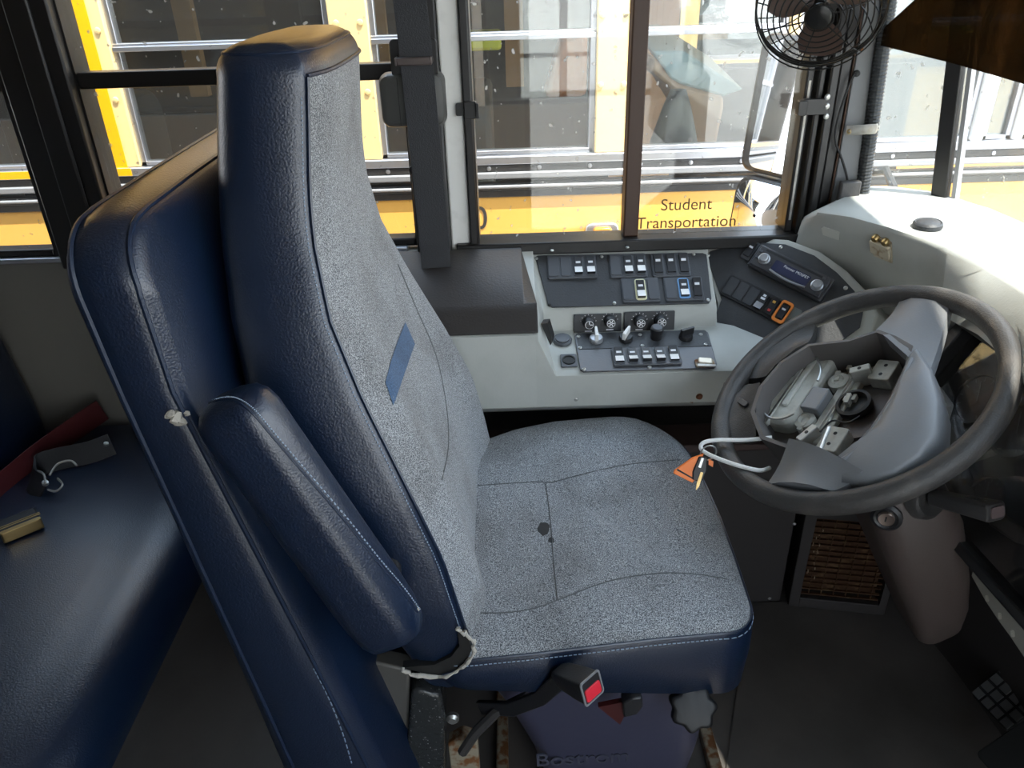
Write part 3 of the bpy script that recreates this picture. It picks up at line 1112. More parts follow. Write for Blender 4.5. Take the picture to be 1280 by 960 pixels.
for u, v in ((-0.070, -0.004), (-0.070, 0.010), (0.072, 0.006), (0.072, -0.006), (0.068, -0.015), (0.062, 0.016), (-0.042, -0.005)):
    fbox(b, FQ, u - 0.003, u + 0.003, v - 0.002, v + 0.002, 0.0165, 0.0185)
mk('buttons', b, bez, rad)
# small rocker left of the stereo
G = FQ.sub(-0.094, 0.006, 0, 0)
b = bm_new()
rplate(b, G, 0, 0, 0.022, 0.042, 0.004, 0, 0.004)
Bz = mk('switch_bezel', b, bez, rp, bev=0.001)
rocker(G.sub(0, 0, 0, 0.004), Bz, 0.013, 0.029)
# slanted row: three blanks, three rockers
ca = FR2.on(914, 359)
cb = FR2.on(980, 392)
rw = (cb - ca).normalized()
FB = Frame(ca, rw, FR2.n.cross(rw))
step = (cb - ca).length / 5 * 0.98
b = bm_new()
rplate(b, FB, step * 2.45, 0, step * 6.05, 0.046, 0.004, 0, 0.004)
Bz = mk('switch_bezel', b, blk, rp, bev=0.001)
for i in range(6):
    G = FB.sub(step * i, 0, 0, 0.004)
    if i < 3:
        b = bm_new()
        rplate(b, G, 0, 0, step * 0.86, 0.037, 0.003, -0.001, 0.0015)
        mk('blank_plate', b, blkp, Bz, bev=0.0008)
    elif i == 3:
        rocker(G, Bz, step * 0.66, 0.034, silver, True, -1, marks=2)
    elif i == 4:
        r_ = rocker(G, Bz, step * 0.66, 0.034, None, False, 1)
        b = bm_new()
        fbox(b, G, -0.003, 0.003, 0.006, 0.011, 0.0075, 0.0079)
        mk('amber_symbol', b, ambmark, r_)
        b = bm_new()
        fbox(b, G, -0.003, 0.003, -0.012, -0.007, 0.0053, 0.0062)
        mk('red_symbol', b, redmark, r_)
    else:
        b = bm_new()
        o1 = rrect(step * 1.08, 0.046, 0.006)
        o2 = rrect(step * 0.72, 0.034, 0.004)
        loft(b, [[G.pt(x, y, 0) for x, y in o1], [G.pt(x, y, 0.004) for x, y in o1], [G.pt(x, y, 0.004) for x, y in o2], [G.pt(x, y, 0.0) for x, y in o2]], False)
        mk('switch_guard', b, orgframe, Bz, 'orange switch surround', bev=0.0008)
        rocker(G, Bz, step * 0.56, 0.028)
b = bm_new()
rplate(b, FB, step * 5.9, 0.002, step * 0.7, 0.036, 0.002, 0.001, 0.0030)
mk('label_plate', b, mat('greenish_label', (0.12, 0.13, 0.12), 0.5), rp)
for x, y in ((885, 319), (976, 309), (1057, 360), (893, 406)):
    u, v = FR2.px(x, y)
    screw(FR2, u, v, rp, 0.0042)

# ================================================================ STEERING WHEEL AND COLUMN
WC = V((0.499, 0.981, 0.735))
WN = V((-0.544, -0.084, 0.835)).normalized()
Wa = V((0, 1, 0)).cross(WN).normalized()
WF = Frame(WC, Wa, WN.cross(Wa))
sw = thing('steering_wheel', 'black worn steering wheel with its horn pad missing, bare hub showing', 'steering wheel', WC)
RM, rm = 0.2035, 0.0165
b = bm_new()
n1, n2 = 96, 14
R = []
for i in range(n1):
    a = 2 * PI * i / n1
    R.append([b.verts.new(WF.pt((RM + rm * 0.95 * math.cos(t)) * math.cos(a), (RM + rm * 0.95 * math.cos(t)) * math.sin(a), rm * 1.08 * math.sin(t))) for t in [2 * PI * j / n2 for j in range(n2)]])
for i in range(n1):
    for j in range(n2):
        b.faces.new((R[i][j], R[(i + 1) % n1][j], R[(i + 1) % n1][(j + 1) % n2], R[i][(j + 1) % n2]))
mk('rim', b, rimmat, sw)


def wp(x, y, h=0.0):
    return WF.on(x, y, h)


# four spokes, each a tapered loft from hub to rim
def spoke(pix_in, pix_out, h_in, h_out, t, m, name='spoke', lab=None, ridge=0.006):
    b = bm_new()
    A = [wp(x, y, h_in) for x, y in pix_in]
    B = [wp(x, y, h_out) for x, y in pix_out]
    rings = []
    for k in range(7):
        s = k / 6
        sag = -0.006 * math.sin(PI * s)
        p = A[0].lerp(B[0], s) + WN * sag
        q = A[1].lerp(B[1], s) + WN * sag
        mdl = (p + q) / 2 + WN * ridge
        rings.append([p, (p + mdl) / 2 + WN * 0.003, mdl, (q + mdl) / 2 + WN * 0.003, q, q - WN * t, mdl - WN * (t + 0.006), p - WN * t])
    loft(b, rings)
    return mk(name, b, m, sw, lab, sharp=50)


spoke(((1095, 412), (1160, 470)), ((1130, 366), (1188, 372)), 0.010, 0.004, 0.016, hubgrey)
spoke(((986, 548), (1078, 588)), ((958, 606), (1040, 614)), 0.022, 0.010, 0.022, hubgrey, ridge=0.013)
spoke(((1010, 428), (958, 470)), ((1018, 402), (918, 470)), 0.006, 0.002, 0.014, rimmat)
spoke(((950, 478), (945, 545)), ((905, 478), (896, 545)), 0.006, 0.002, 0.014, rimmat)
b = bm_new()
G = WF.sub(*WF.px(929, 504, 0.008), WF.px(929, 504)[0] * 0 + 1.9, 0.008)
rplate(b, G, 0, 0, 0.022, 0.010, 0.003, -0.002, 0.003)
mk('thumb_button', b, blk, sw, bev=0.001)

# open tray of the hub: floor and walls
tray = [(948, 484), (938, 515), (950, 548), (1000, 566), (1052, 577), (1085, 545), (1112, 505), (1136, 455), (1141, 432), (1120, 420), (1098, 412), (1062, 424), (1010, 430), (975, 452)]
top = [wp(x, y, 0.014) for x, y in tray]
cen = sum(top, V()) / len(top)
b = bm_new()
inn = [cen + (p - cen) * 0.95 for p in top]
flo = [cen + (p - cen) * 0.90 - WN * 0.060 for p in top]
out_b = [cen + (p - cen) * 0.95 - WN * 0.066 for p in top]
loft(b, [out_b, top, inn, flo], True)
mk('hub_tray', b, mat('hub_tray_black', (0.10, 0.09, 0.085), 0.55), sw, sharp=40)
# smooth grey lower cover
cov = [(1036, 583), (1060, 568), (1088, 538), (1115, 498), (1139, 445), (1146, 436), (1165, 462), (1175, 500), (1172, 545), (1150, 572), (1120, 592), (1085, 603), (1052, 603)]
ct = [wp(x, y, 0.012) for x, y in cov]
cc = sum(ct, V()) / len(ct)
b = bm_new()
loft(b, [[p - WN * 0.05 for p in ct], ct, [cc + (p - cc) * 0.93 + WN * 0.006 for p in ct], [cc + (p - cc) * 0.6 + WN * 0.011 for p in ct], [cc + (p - cc) * 0.2 + WN * 0.013 for p in ct]], True)
mk('hub_cover', b, hubgrey, sw, 'smooth grey lower hub cover', sharp=60)
b = bm_new()
tube(b, catmull([wp(x, y, 0.020) for x, y in ((1042, 581), (1066, 566), (1092, 536), (1118, 495), (1139, 448))], 5), 0.0035, 8)
mk('cover_lip', b, hubgrey, sw)
# bare metal parts in the tray
HB = WF.sub(*WF.px(1020, 480, -0.02), 0, -0.045)


def hbx(px, py, w, h, ang, w0, w1, m, name, r=0.004, holes=0, bev=0.0015):
    u, v = HB.px(px, py, w1)
    G = HB.sub(u, v, ang)
    b = bm_new()
    rplate(b, G, 0, 0, w, h, r, w0, w1)
    o = mk(name, b, m, sw, bev=bev)
    for k in range(holes):
        b = bm_new()
        lathe(b, G.pt((k - (holes - 1) / 2) * w * 0.45, 0.0, w1 - 0.0005), G.n, ((0.003, 0), (0.003, 0.0008), (0, 0.0008)), 10)
        mk('bolt_hole', b, rubber, o)
    return o


vx = WF.px(1000, 520)
vy = WF.px(1060, 430)
AX = math.atan2(vy[1] - vx[1], vy[0] - vx[0])
hbx(992, 478, 0.165, 0.082, AX, -0.01, 0.026, cavity, 'backing_plate', 0.020, 0, 0.006)
hbx(1003, 470, 0.125, 0.010, AX, 0.02, 0.030, cavity, 'rib')
hbx(980, 492, 0.125, 0.006, AX, 0.02, 0.029, cavity, 'rib')
hbx(1018, 497, 0.044, 0.030, AX, 0.0, 0.028, hubgrey, 'connector_block', 0.003, 0, 0.002)
hbx(1045, 507, 0.150, 0.030, AX, 0.0, 0.012, cavity, 'cross_bracket', 0.004, 0, 0.002)
hbx(1048, 500, 0.14, 0.006, AX, 0.012, 0.018, cavity, 'rib')
hbx(1104, 462, 0.040, 0.034, AX, 0.0, 0.022, cavity, 'mount_tab', 0.004, 2)
hbx(1040, 548, 0.045, 0.034, AX, 0.0, 0.022, cavity, 'mount_tab', 0.004, 2)
hbx(1074, 460, 0.012, 0.030, AX + 0.5, 0.0, 0.034, cavity, 'clip', 0.002, 1)
hbx(1008, 540, 0.012, 0.034, AX + 1.2, 0.0, 0.030, dullsteel, 'clip', 0.002, 1)
hbx(1030, 560 - 12, 0.05, 0.006, AX + 0.2, 0.006, 0.024, steel, 'spring_bar', 0.002)
for (x, y, r) in ((1006, 525, 0.016), (1048, 476, 0.016)):
    u, v = HB.px(x, y, 0.015)
    b = bm_new()
    lathe(b, HB.pt(u, v, 0), HB.n, ((r, 0), (r, 0.016), (r * 0.6, 0.018), (r * 0.4, 0.014), (0, 0.014)), 18)
    mk('post', b, cavity, sw)
u, v = HB.px(1068, 506, 0.012)
b = bm_new()
lathe(b, HB.pt(u, v, 0.006), HB.n, ((0.026, 0), (0.026, 0.012), (0.021, 0.013), (0.020, 0.002), (0, 0.002)), 26)
mk('column_nut_well', b, rubber, sw)
b = bm_new()
tube(b, catmull([wp(x, y, -0.012) for x, y in ((1014, 440), (1022, 450), (1026, 464), (1022, 476))], 5), 0.002, 8)
mk('spring_clip', b, steel, sw)
b = bm_new()
tube(b, catmull([wp(x, y, -0.012) for x, y in ((952, 513), (962, 522), (978, 523), (992, 517))], 5), 0.002, 8)
mk('spring_clip', b, steel, sw)
b = bm_new()
tube(b, catmull([wp(x, y, -0.010) for x, y in ((1025, 540), (1040, 526), (1060, 528), (1075, 520))], 5), 0.0014, 6)
mk('horn_wire', b, rubber, sw)
b = bm_new()
rng = random.Random(3)
for k in range(18):
    x, y = rng.uniform(1000, 1070), rng.uniform(455, 550)
    if (x - 1000) * 0.9 + (y - 455) < 40 or (x - 1000) * 0.95 + (y - 455) > 120:
        continue
    u, v = HB.px(x, y, 0.014)
    G = HB.sub(u, v, AX + rng.uniform(-0.4, 0.4))
    rplate(b, G, 0, 0, rng.uniform(0.008, 0.02), rng.uniform(0.004, 0.008), 0.001, 0.005, rng.uniform(0.012, 0.02))
mk('small_brackets', b, cavity, sw)

# wire loop with keys hanging on the rim
kr = thing('key_ring', 'white wire loop with keys and an orange tag hanging on the steering wheel', 'keys', wp(905, 565))
b = bm_new()
loop = catmull([wp(x, y, h) for x, y, h in ((965, 547, 0.0), (930, 550, 0.012), (897, 550, 0.028), (880, 553, 0.036), (876, 560, 0.037), (884, 567, 0.036), (905, 576, 0.028), (930, 584, 0.018), (950, 588, 0.004), (962, 585, -0.012))], 6)
tube(b, loop, 0.0032, 8)
mk('wire_loop', b, whitep, kr)
kb_ = wp(886, 562, 0.036)
b = bm_new()
tube(b, [kb_ + V((0.012 * math.cos(a), -0.004 * math.sin(a), 0.016 * math.sin(a) - 0.006)) for a in [2 * PI * q / 16 for q in range(16)]], 0.0011, 6, True)
mk('split_ring', b, steel, kr)
FKY = Frame(at(872, 590, Y=kb_.y - 0.012), (1, 0, 0), (0, 0.35, 1))
b = bm_new()
prism(b, [FKY.on(x, y) for x, y in ((866, 572), (880, 567), (872, 595), (866, 604), (842, 592), (843, 588))], FKY.n * -0.004)
mk('tag', b, orangetag, kr, 'orange plastic tag', bev=0.001)
b = bm_new()
prism(b, [FKY.on(x, y, 0.0006) for x, y in ((847, 586), (866, 597), (866, 599), (846, 588))], FKY.n * -0.0004)
mk('tag_print', b, rubber, kr)
b = bm_new()
prism(b, [FKY.on(x, y, 0.003) for x, y in ((874, 571), (884, 572), (884, 588), (877, 603), (866, 600), (866, 590))], FKY.n * -0.006)
mk('key_head', b, blk, kr, bev=0.0015)
b = bm_new()
prism(b, [FKY.on(x, y, 0.004) for x, y in ((876, 590), (879, 591), (874, 608), (870, 613), (871, 604))], FKY.n * -0.002)
mk('key_blade', b, brass, kr)
b = bm_new()
prism(b, [FKY.on(x, y, 0.005) for x, y in ((877, 572), (880, 573), (876, 585), (873, 584))], FKY.n * -0.002)
mk('key_blade', b, steel, kr)
b = bm_new()
prism(b, [FKY.on(x, y, -0.004) for x, y in ((886, 574), (892, 577), (891, 584), (886, 581))], FKY.n * -0.002)
mk('tag', b, orangetag, kr)

# column
cm = thing('steering_column', 'dark brown plastic steering column shroud rising from the floor to the wheel', 'steering column', (0.72, 0.95, 0))
CD = -WN
b = bm_new()
secs = []
for cpt, w, d in ((WC + CD * 0.045, 0.10, 0.09), (V((0.575, 0.965, 0.60)), 0.155, 0.115), (V((0.615, 0.955, 0.52)), 0.175, 0.125), (V((0.665, 0.965, 0.41)), 0.168, 0.11), (V((0.70, 0.975, 0.33)), 0.145, 0.095), (V((0.715, 0.98, 0.285)), 0.125, 0.08), (V((0.72, 0.98, 0.275)), 0.10, 0.06)):
    A_ = V((0.02, -1, 0)).normalized()
    B_ = A_.cross(CD).normalized()
    secs.append([cpt + A_ * x + B_ * y for x, y in rrect(w, d, min(w, d) * 0.34, 5)])
loft(b, secs)
colo = mk('shroud', b, colmat, cm, sharp=50)
cb_ = bvh_of(colo)
hit = drape(cb_, [(1108, 646), (1118, 646), (1108, 636), (1128, 667)])
if len(hit) >= 3:
    n_ = (hit[1] - hit[0]).cross(hit[2] - hit[0]).normalized()
    kc = hit[0]
else:
    kc = at(1108, 646, Y=0.95)
    n_ = V((-0.4, -0.8, 0.3)).normalized()
b = bm_new()
lathe(b, kc - n_ * 0.004, n_, ((0.022, 0), (0.022, 0.007), (0.017, 0.010), (0.014, 0.008), (0.013, 0.008)), 24)
ig = mk('ignition_lock', b, blk, cm)
b = bm_new()
lathe(b, kc + n_ * 0.003, n_, ((0.012, 0), (0.012, 0.004), (0.010, 0.006), (0.004, 0.005), (0, 0.005)), 20)
mk('lock_cylinder', b, mat('lock_copper', (0.42, 0.34, 0.30), 0.3, 0.9), ig)
b = bm_new()
fbox(b, Frame(kc + n_ * 0.0082, n_.cross(V((0, 0, 1))).normalized(), V((0, 0, 1))), -0.0012, 0.0012, -0.005, 0.005, 0, 0.0005)
mk('key_slot', b, rubber, ig)
# stalk
s0 = at(1168, 622, Y=0.88)
s1 = at(1246, 640, Y=0.80)
b = bm_new()
sd = (s1 - s0).normalized()
s_up = V((0, 0.3, 1))
s_a = (s_up - sd * s_up.dot(sd)).normalized()
s_b = sd.cross(s_a)
rings = []
for t, w, h in ((0.0, 0.026, 0.02), (0.2, 0.028, 0.022), (0.5, 0.030, 0.023), (0.97, 0.036, 0.026), (1.0, 0.032, 0.022)):
    c = s0.lerp(s1, t)
    rings.append([c + s_b * x + s_a * y for x, y in rrect(w, h, 0.006, 3)])
loft(b, rings)
stk = mk('turn_stalk', b, char, cm, sharp=45)
b = bm_new()
FE = Frame(s1, s_b, s_a)
if FE.n.dot(sd) < 0:
    FE = Frame(s1, -s_b, s_a)
rplate(b, FE, 0, 0, 0.024, 0.015, 0.004, -0.001, 0.002)
mk('end_button', b, mat('stalk_end', (0.16, 0.12, 0.12), 0.35), stk)
b = bm_new()
FTp = Frame(s0.lerp(s1, 0.72) + s_a * 0.0128, sd, s_b)
for du, dv, w in ((-0.012, 0.004, 0.008), (-0.012, -0.005, 0.006), (0.0, 0.004, 0.006), (0.0, -0.004, 0.009), (0.012, 0.003, 0.007), (0.012, -0.005, 0.004)):
    fbox(b, FTp, du - w / 2, du + w / 2, dv - 0.001, dv + 0.001, -0.0006, 0.0006)
mk('stalk_symbols', b, bez, stk)
b = bm_new()
lathe(b, s0 - sd * 0.02, sd, ((0.036, 0), (0.034, 0.012), (0.028, 0.018), (0.020, 0.014), (0, 0.014)), 24)
mk('stalk_boot', b, char, cm)

# grey lower dash panel at the right, with a chipped edge
lp = thing('lower_dash_panel', 'grey lower dash panel with a chipped edge to the right of the column', 'panel', (0.8, 0.7, 0.3))
b = bm_new()
edge = [(1186, 600), (1196, 612), (1214, 650), (1222, 690), (1214, 720), (1232, 752), (1248, 776), (1262, 795), (1284, 828), (1330, 880), (1400, 700), (1330, 560), (1240, 560)]
FLP = Frame((0.735, 0.87, 0.45), (0.35, -0.93, 0), (0.30, 0.1, 0.94))
prism(b, [FLP.on(x, y) for x, y in edge], FLP.n * -0.004)
mk('panel_face', b, mat('panel_dark_grey', (0.25, 0.24, 0.215), 0.5, bump=(200, 0.2)), lp, bev=0.001)
b = bm_new()
r0 = [FLP.on(x, y, 0.012) for x, y in ((1190, 575), (1222, 640), (1262, 690), (1330, 770))]
tube(b, catmull(r0, 6), 0.018, 10)
mk('edge_roll', b, char, lp)
b = bm_new()
fbox(b, FLP.sub(*FLP.px(1300, 672)), -0.05, 0.05, -0.012, 0.012, 0.01, 0.05)
mk('grab_bar', b, char, lp, bev=0.006)
b = bm_new()
for x, y in ((1234, 748), (1250, 770), (1266, 792)):
    u, v = FLP.px(x, y)
    rplate(b, FLP.sub(u, v, 0.6), 0, 0, 0.005, 0.010, 0.002, -0.003, 0.001)
mk('chips', b, foam, lp, 'pale chips along the broken edge')

# pedals
pd = thing('brake_pedal', 'black pedal with a ribbed square-tread pad at the lower right of the floor', 'pedal', (0.92, 0.95, 0))
FP = Frame(at(1258, 872, Y=0.95), (0.25, -1, 0), (0.75, 0.1, 0.66))
b = bm_new()
rplate(b, FP, 0, 0, 0.09, 0.085, 0.01, -0.012, 0)
pa = mk('pad', b, rubber, pd, bev=0.003)
b = bm_new()
for i in range(4):
    for j in range(4):
        u, v = -0.033 + i * 0.022, -0.031 + j * 0.021
        fbox(b, FP, u - 0.0085, u + 0.0085, v - 0.008, v + 0.008, 0, 0.004)
mk('treads', b, mat('tread_rubber', (0.10, 0.10, 0.10), 0.45), pa, bev=0.001)
b = bm_new()
q0 = FP.pt(0, 0, -0.01)
tube(b, [q0, q0 + V((0.04, 0.0, -0.02)), V((q0.x + 0.045, q0.y, 0.01))], 0.011, 8)
mk('arm', b, rubber, pd)
acc = thing('accelerator_pedal', 'dark flat accelerator pedal at the bottom right corner of the floor', 'pedal', (0.88, 0.82, 0))
FP2 = Frame(at(1272, 935, Y=0.84), (0.25, -1, 0), (0.8, 0.1, 0.55))
b = bm_new()
rplate(b, FP2, 0, 0, 0.06, 0.12, 0.01, -0.012, 0)
mk('pad', b, rubber, acc, bev=0.003)
b = bm_new()
q0 = FP2.pt(0, 0.02, -0.012)
tube(b, [q0, V((q0.x + 0.03, q0.y, 0.01))], 0.008, 8)
mk('arm', b, rubber, acc)

# ================================================================ DRIVER SEAT
seat = thing('driver_seat', 'high-backed driver seat in grey tweed with blue vinyl sides', 'driver seat', (0.1, 1.0, 0))
LV = [  # z, near y, far y, front x, back x
    (0.440, 0.735, 1.265, -0.060, -0.14), (0.500, 0.722, 1.262, -0.062, -0.155), (0.593, 0.710, 1.257, -0.076, -0.20), (0.675, 0.713, 1.245, -0.092, -0.235),
    (0.764, 0.720, 1.222, -0.122, -0.27), (0.82, 0.732, 1.207, -0.144, -0.288), (0.882, 0.744, 1.190, -0.168, -0.302), (0.967, 0.770, 1.168, -0.197, -0.312),
    (1.047, 0.800, 1.152, -0.209, -0.315), (1.10, 0.813, 1.145, -0.208, -0.310), (1.150, 0.822, 1.138, -0.203, -0.304), (1.207, 0.829, 1.128, -0.197, -0.294)]


def lerp_lv(z):
    for i in range(len(LV) - 1):
        if LV[i][0] <= z <= LV[i + 1][0]:
            a = [LV[max(i - 1, 0)], LV[i], LV[i + 1], LV[min(i + 2, len(LV) - 1)]]
            t = (z - LV[i][0]) / (LV[i + 1][0] - LV[i][0])
            return [LV[i][k] + (LV[i + 1][k] - LV[i][k]) * (t) for k in range(5)]
    return list(LV[-1])


NF = 16


def back_ring(z, yn, yf, xf, xb, shrink=0.0):
    yn, yf, xf, xb = yn + shrink, yf - shrink, xf - shrink * 0.9, xb + shrink
    pts = []
    low = max(0.0, min(1.0, (0.95 - z) / 0.25))
    for i in range(NF + 1):  # fabric face, near to far
        t = i / NF
        e = abs(2 * t - 1)
        bulge = 0.016 * (1 - e ** 4) * (1 - low) + low * (0.004 + 0.020 * math.exp(-((e - 0.72) / 0.17) ** 2) - 0.0)
        if e > 0.985:
            bulge = 0
        pts.append(V((xf + bulge, yn + (yf - yn) * t, z)))
    rb_ = min(0.045, (xf - xb) * 0.4)
    rf_ = min(0.026, (xf - xb) * 0.3)
    # far side, back, near side
    for k in range(1, 5):
        a = PI / 2 * k / 5
        pts.append(V((xf - rf_ * (1 - math.cos(a)), yf + 0.010 * math.sin(a), z)))
    pts.append(V(((xf + xb) / 2, yf + 0.014, z)))
    for k in range(6):
        a = PI / 2 * k / 5
        pts.append(V((xb + rb_ - rb_ * math.sin(a), yf + 0.012 - rb_ + rb_ * math.cos(a), z)))
    for k in range(1, 6):
        pts.append(V((xb - 0.006 * math.sin(PI * k / 6), yf - rb_ + (yn - yf + 2 * rb_) * k / 6, z)))
    for k in range(6):
        a = PI / 2 * k / 5
        pts.append(V((xb + rb_ - rb_ * math.cos(a), yn - 0.012 + rb_ - rb_ * math.sin(a), z)))
    pts.append(V(((xf + xb) / 2, yn - 0.014, z)))
    for k in range(1, 5):
        a = PI / 2 * k / 5
        pts.append(V((xf - rf_ * (1 - math.sin(a)), yn - 0.010 * math.cos(a), z)))
    return pts


RG = []
zz = 0.44
while zz < 1.20:
    RG.append(back_ring(*lerp_lv(zz)))
    zz += 0.025
top0 = list(LV[-1])
nbody = None
RG.append(back_ring(*top0))
nfab = len(RG) - 1
for k in range(1, 8):
    a = PI / 2 * k / 8
    rr = 0.032
    t0 = list(top0)
    t0[0] = 1.207 + rr * math.sin(a)
    RG.append(back_ring(*t0, shrink=rr * (1 - math.cos(a))))
b = bm_new()
loft(b, RG, False, True, keep=lambda k, i: i < NF and k < nfab)
for v_ in [v_ for v_ in b.verts if not v_.link_faces]:
    b.verts.remove(v_)
fab = mk('backrest_fabric', b, tweed, seat, 'grey tweed face of the backrest', sharp=80)
b = bm_new()
R_ = loft(b, RG, False, True, keep=lambda k, i: not (i < NF and k < nfab))
b.faces.new(R_[-1])
for v_ in [v_ for v_ in b.verts if not v_.link_faces]:
    b.verts.remove(v_)
shell = mk('backrest', b, vinyl, seat, 'blue vinyl sides and top of the backrest', sharp=70)
# double stitched seam along the near edge
b = bm_new()
tube(b, [r[0] + V((0.0015, -0.001, 0)) for r in RG[:nfab + 1]], 0.0022, 6)
mk('seam_piping', b, vinyl, seat)
b = bm_new()
for k in range(len(RG[:nfab]) - 1):
    p, q = RG[k][-2], RG[k + 1][-2]
    for s in range(6):
        a0 = p.lerp(q, s / 6 + 0.03)
        a1 = p.lerp(q, s / 6 + 0.12)
        tube(b, [a0 + V((0.001, -0.0006, 0)), a1 + V((0.001, -0.0006, 0))], 0.0007, 4)
mk('stitching', b, thread, seat, kind='stuff')
# top seam across the head end
b = bm_new()
arc = [RG[nfab + 4][i] for i in range(NF + 1)]
tube(b, RG[nfab + 4][-16:] + RG[nfab + 4][:NF + 4], 0.0016, 6)
tube(b, [RG[nfab][i] + V((0.001, 0, 0.001)) for i in range(NF + 1)], 0.0022, 6)
mk('top_piping', b, vinyl_dk, seat)
# bolster seam and blue stripe on the fabric
fb_ = bvh_of(fab)
b = bm_new()
sp = drape(fb_, fill_px([(497, 330), (520, 385), (545, 445), (558, 510), (560, 560), (552, 600)]), 0.0002)
if len(sp) > 3:
    tube(b, sp, 0.0011, 6)
    mk('bolster_seam', b, seamdk, seat)
    b = b if False else None
rows = []
for t in [k / 8 for k in range(9)]:
    l = (506 + (481 - 506) * t - 2 * math.sin(PI * t), 403 + (478 - 403) * t)
    r_ = (518 + (491 - 518) * t, 430 + (507 - 430) * t)
    rows.append(drape(fb_, [(l[0] + (r_[0] - l[0]) * s, l[1] + (r_[1] - l[1]) * s) for s in (0, 0.33, 0.66, 1)], 0.001))
if all(len(r) == 4 for r in rows):
    b = bm_new()
    loft(b, rows, False, False)
    mk('blue_stripe', b, stripe, seat, 'faded blue striped insert', sharp=80)

# cushion
CO = []
x0_, x1_, yn_, yf_ = -0.12, 0.322, 0.732, 1.278


def corner(cx, cy, rx, ry, a0, n=8):
    return [(cx + rx * math.cos(a0 + PI / 2 * k / n), cy + ry * math.sin(a0 + PI / 2 * k / n)) for k in range(n + 1)]


CO += corner(x1_ - 0.13, yf_ - 0.15, 0.13, 0.15, 0)
CO += [(0.08, yf_ - 0.006), (0.0, yf_ - 0.028)]
CO += corner(x0_ + 0.06, yf_ - 0.11, 0.06, 0.05, PI / 2, 5)
CO += [(x0_, 1.0)]
CO += corner(x0_ + 0.05, yn_ + 0.022, 0.05, 0.05, PI, 5)
CO += [(0.02, yn_ - 0.022), (0.10, yn_ - 0.015), (0.18, yn_ - 0.008)]
CO += corner(x1_ - 0.055, yn_ + 0.06, 0.055, 0.06, 1.5 * PI)
CO += [(x1_ + 0.004, 0.88), (x1_ + 0.006, 0.98), (x1_ + 0.004, 1.06)]
ccx, ccy = 0.10, 1.0


def ztop(x, y):
    s = (x - x0_) / (x1_ - x0_)
    return 0.508 + 0.012 * s - 0.012 * max(0, s - 0.8) / 0.2


def ring_c(sc, z_of, grow=0.0):
    out = []
    for x, y in CO:
        d = V((x - ccx, y - ccy, 0))
        L_ = d.length
        p = V((ccx, ccy, 0)) + d * sc + d.normalized() * grow
        out.append(V((p.x, p.y, z_of(x, y))))
    return out


def zb(x, y):
    s = (x - x0_) / (x1_ - x0_)
    return 0.445 - 0.075 * s if y < 1.0 else 0.38


b = bm_new()
loft(b, [ring_c(0.80, lambda x, y: zb(x, y) - 0.004), ring_c(0.94, lambda x, y: zb(x, y)), ring_c(1, lambda x, y: zb(x, y) + 0.02, 0.002), ring_c(1, lambda x, y: (zb(x, y) + ztop(x, y)) / 2 + 0.01, 0.006), ring_c(1, lambda x, y: ztop(x, y) - 0.015, 0.005), ring_c(1, ztop)], False)
skirt = mk('cushion_skirt', b, vinyl, seat, 'blue vinyl skirt of the cushion', sharp=70)
b = bm_new()
rr = [ring_c(1, ztop)]
for sc, dz in ((0.985, 0.007), (0.95, 0.016), (0.90, 0.022), (0.82, 0.027), (0.70, 0.029), (0.55, 0.028), (0.38, 0.025), (0.2, 0.023), (0.05, 0.022)):
    rr.append(ring_c(sc, lambda x, y, dz=dz: ztop(x, y) + dz))
R_ = loft(b, rr, False)
b.faces.new(R_[-1])
cush = mk('cushion', b, tweed, seat, 'grey tweed seat cushion', sharp=80)
cbv = bvh_of(cush)
b = bm_new()
for line in ([(556, 612), (600, 607), (660, 603), (690, 603)], [(682, 604), (688, 650), (692, 700), (697, 750)], [(572, 766), (630, 766), (670, 760), (700, 749), (760, 727), (820, 717), (870, 718), (908, 724)], [(690, 603), (740, 590), (790, 580), (850, 575)]):
    pts = drape(cbv, fill_px(line), 0.0003)
    if len(pts) > 2:
        tube(b, pts, 0.0009, 6)
mk('cushion_seams', b, seamdk, seat)
b = bm_new()
tube(b, [p + V((0, 0, 0.0006)) for p in ring_c(1, ztop, 0.001)], 0.0020, 6, True)
mk('cushion_piping', b, vinyl, seat)
b = bm_new()
rg = ring_c(1, lambda x, y: ztop(x, y) - 0.006, 0.0045)
for i in range(len(rg)):
    p, q = rg[i], rg[(i + 1) % len(rg)]
    if p.y > 0.85:
        continue
    m_ = max(1, int((q - p).length / 0.006))
    for s in range(m_):
        tube(b, [p.lerp(q, (s + 0.1) / m_), p.lerp(q, (s + 0.75) / m_)], 0.0007, 4)
mk('cushion_stitching', b, thread, seat, kind='stuff')
b = bm_new()
for (cx, cy, rx, ry) in ((680, 661, 8, 9), (689, 675, 4, 4)):
    pts = drape(cbv, [(cx + rx * math.cos(a) * random.uniform(0.8, 1.15), cy + ry * math.sin(a) * random.uniform(0.8, 1.15)) for a in [2 * PI * q / 14 for q in range(14)]], 0.0006)
    if len(pts) > 5:
        quad(b, pts)
mk('stain', b, stain, seat)
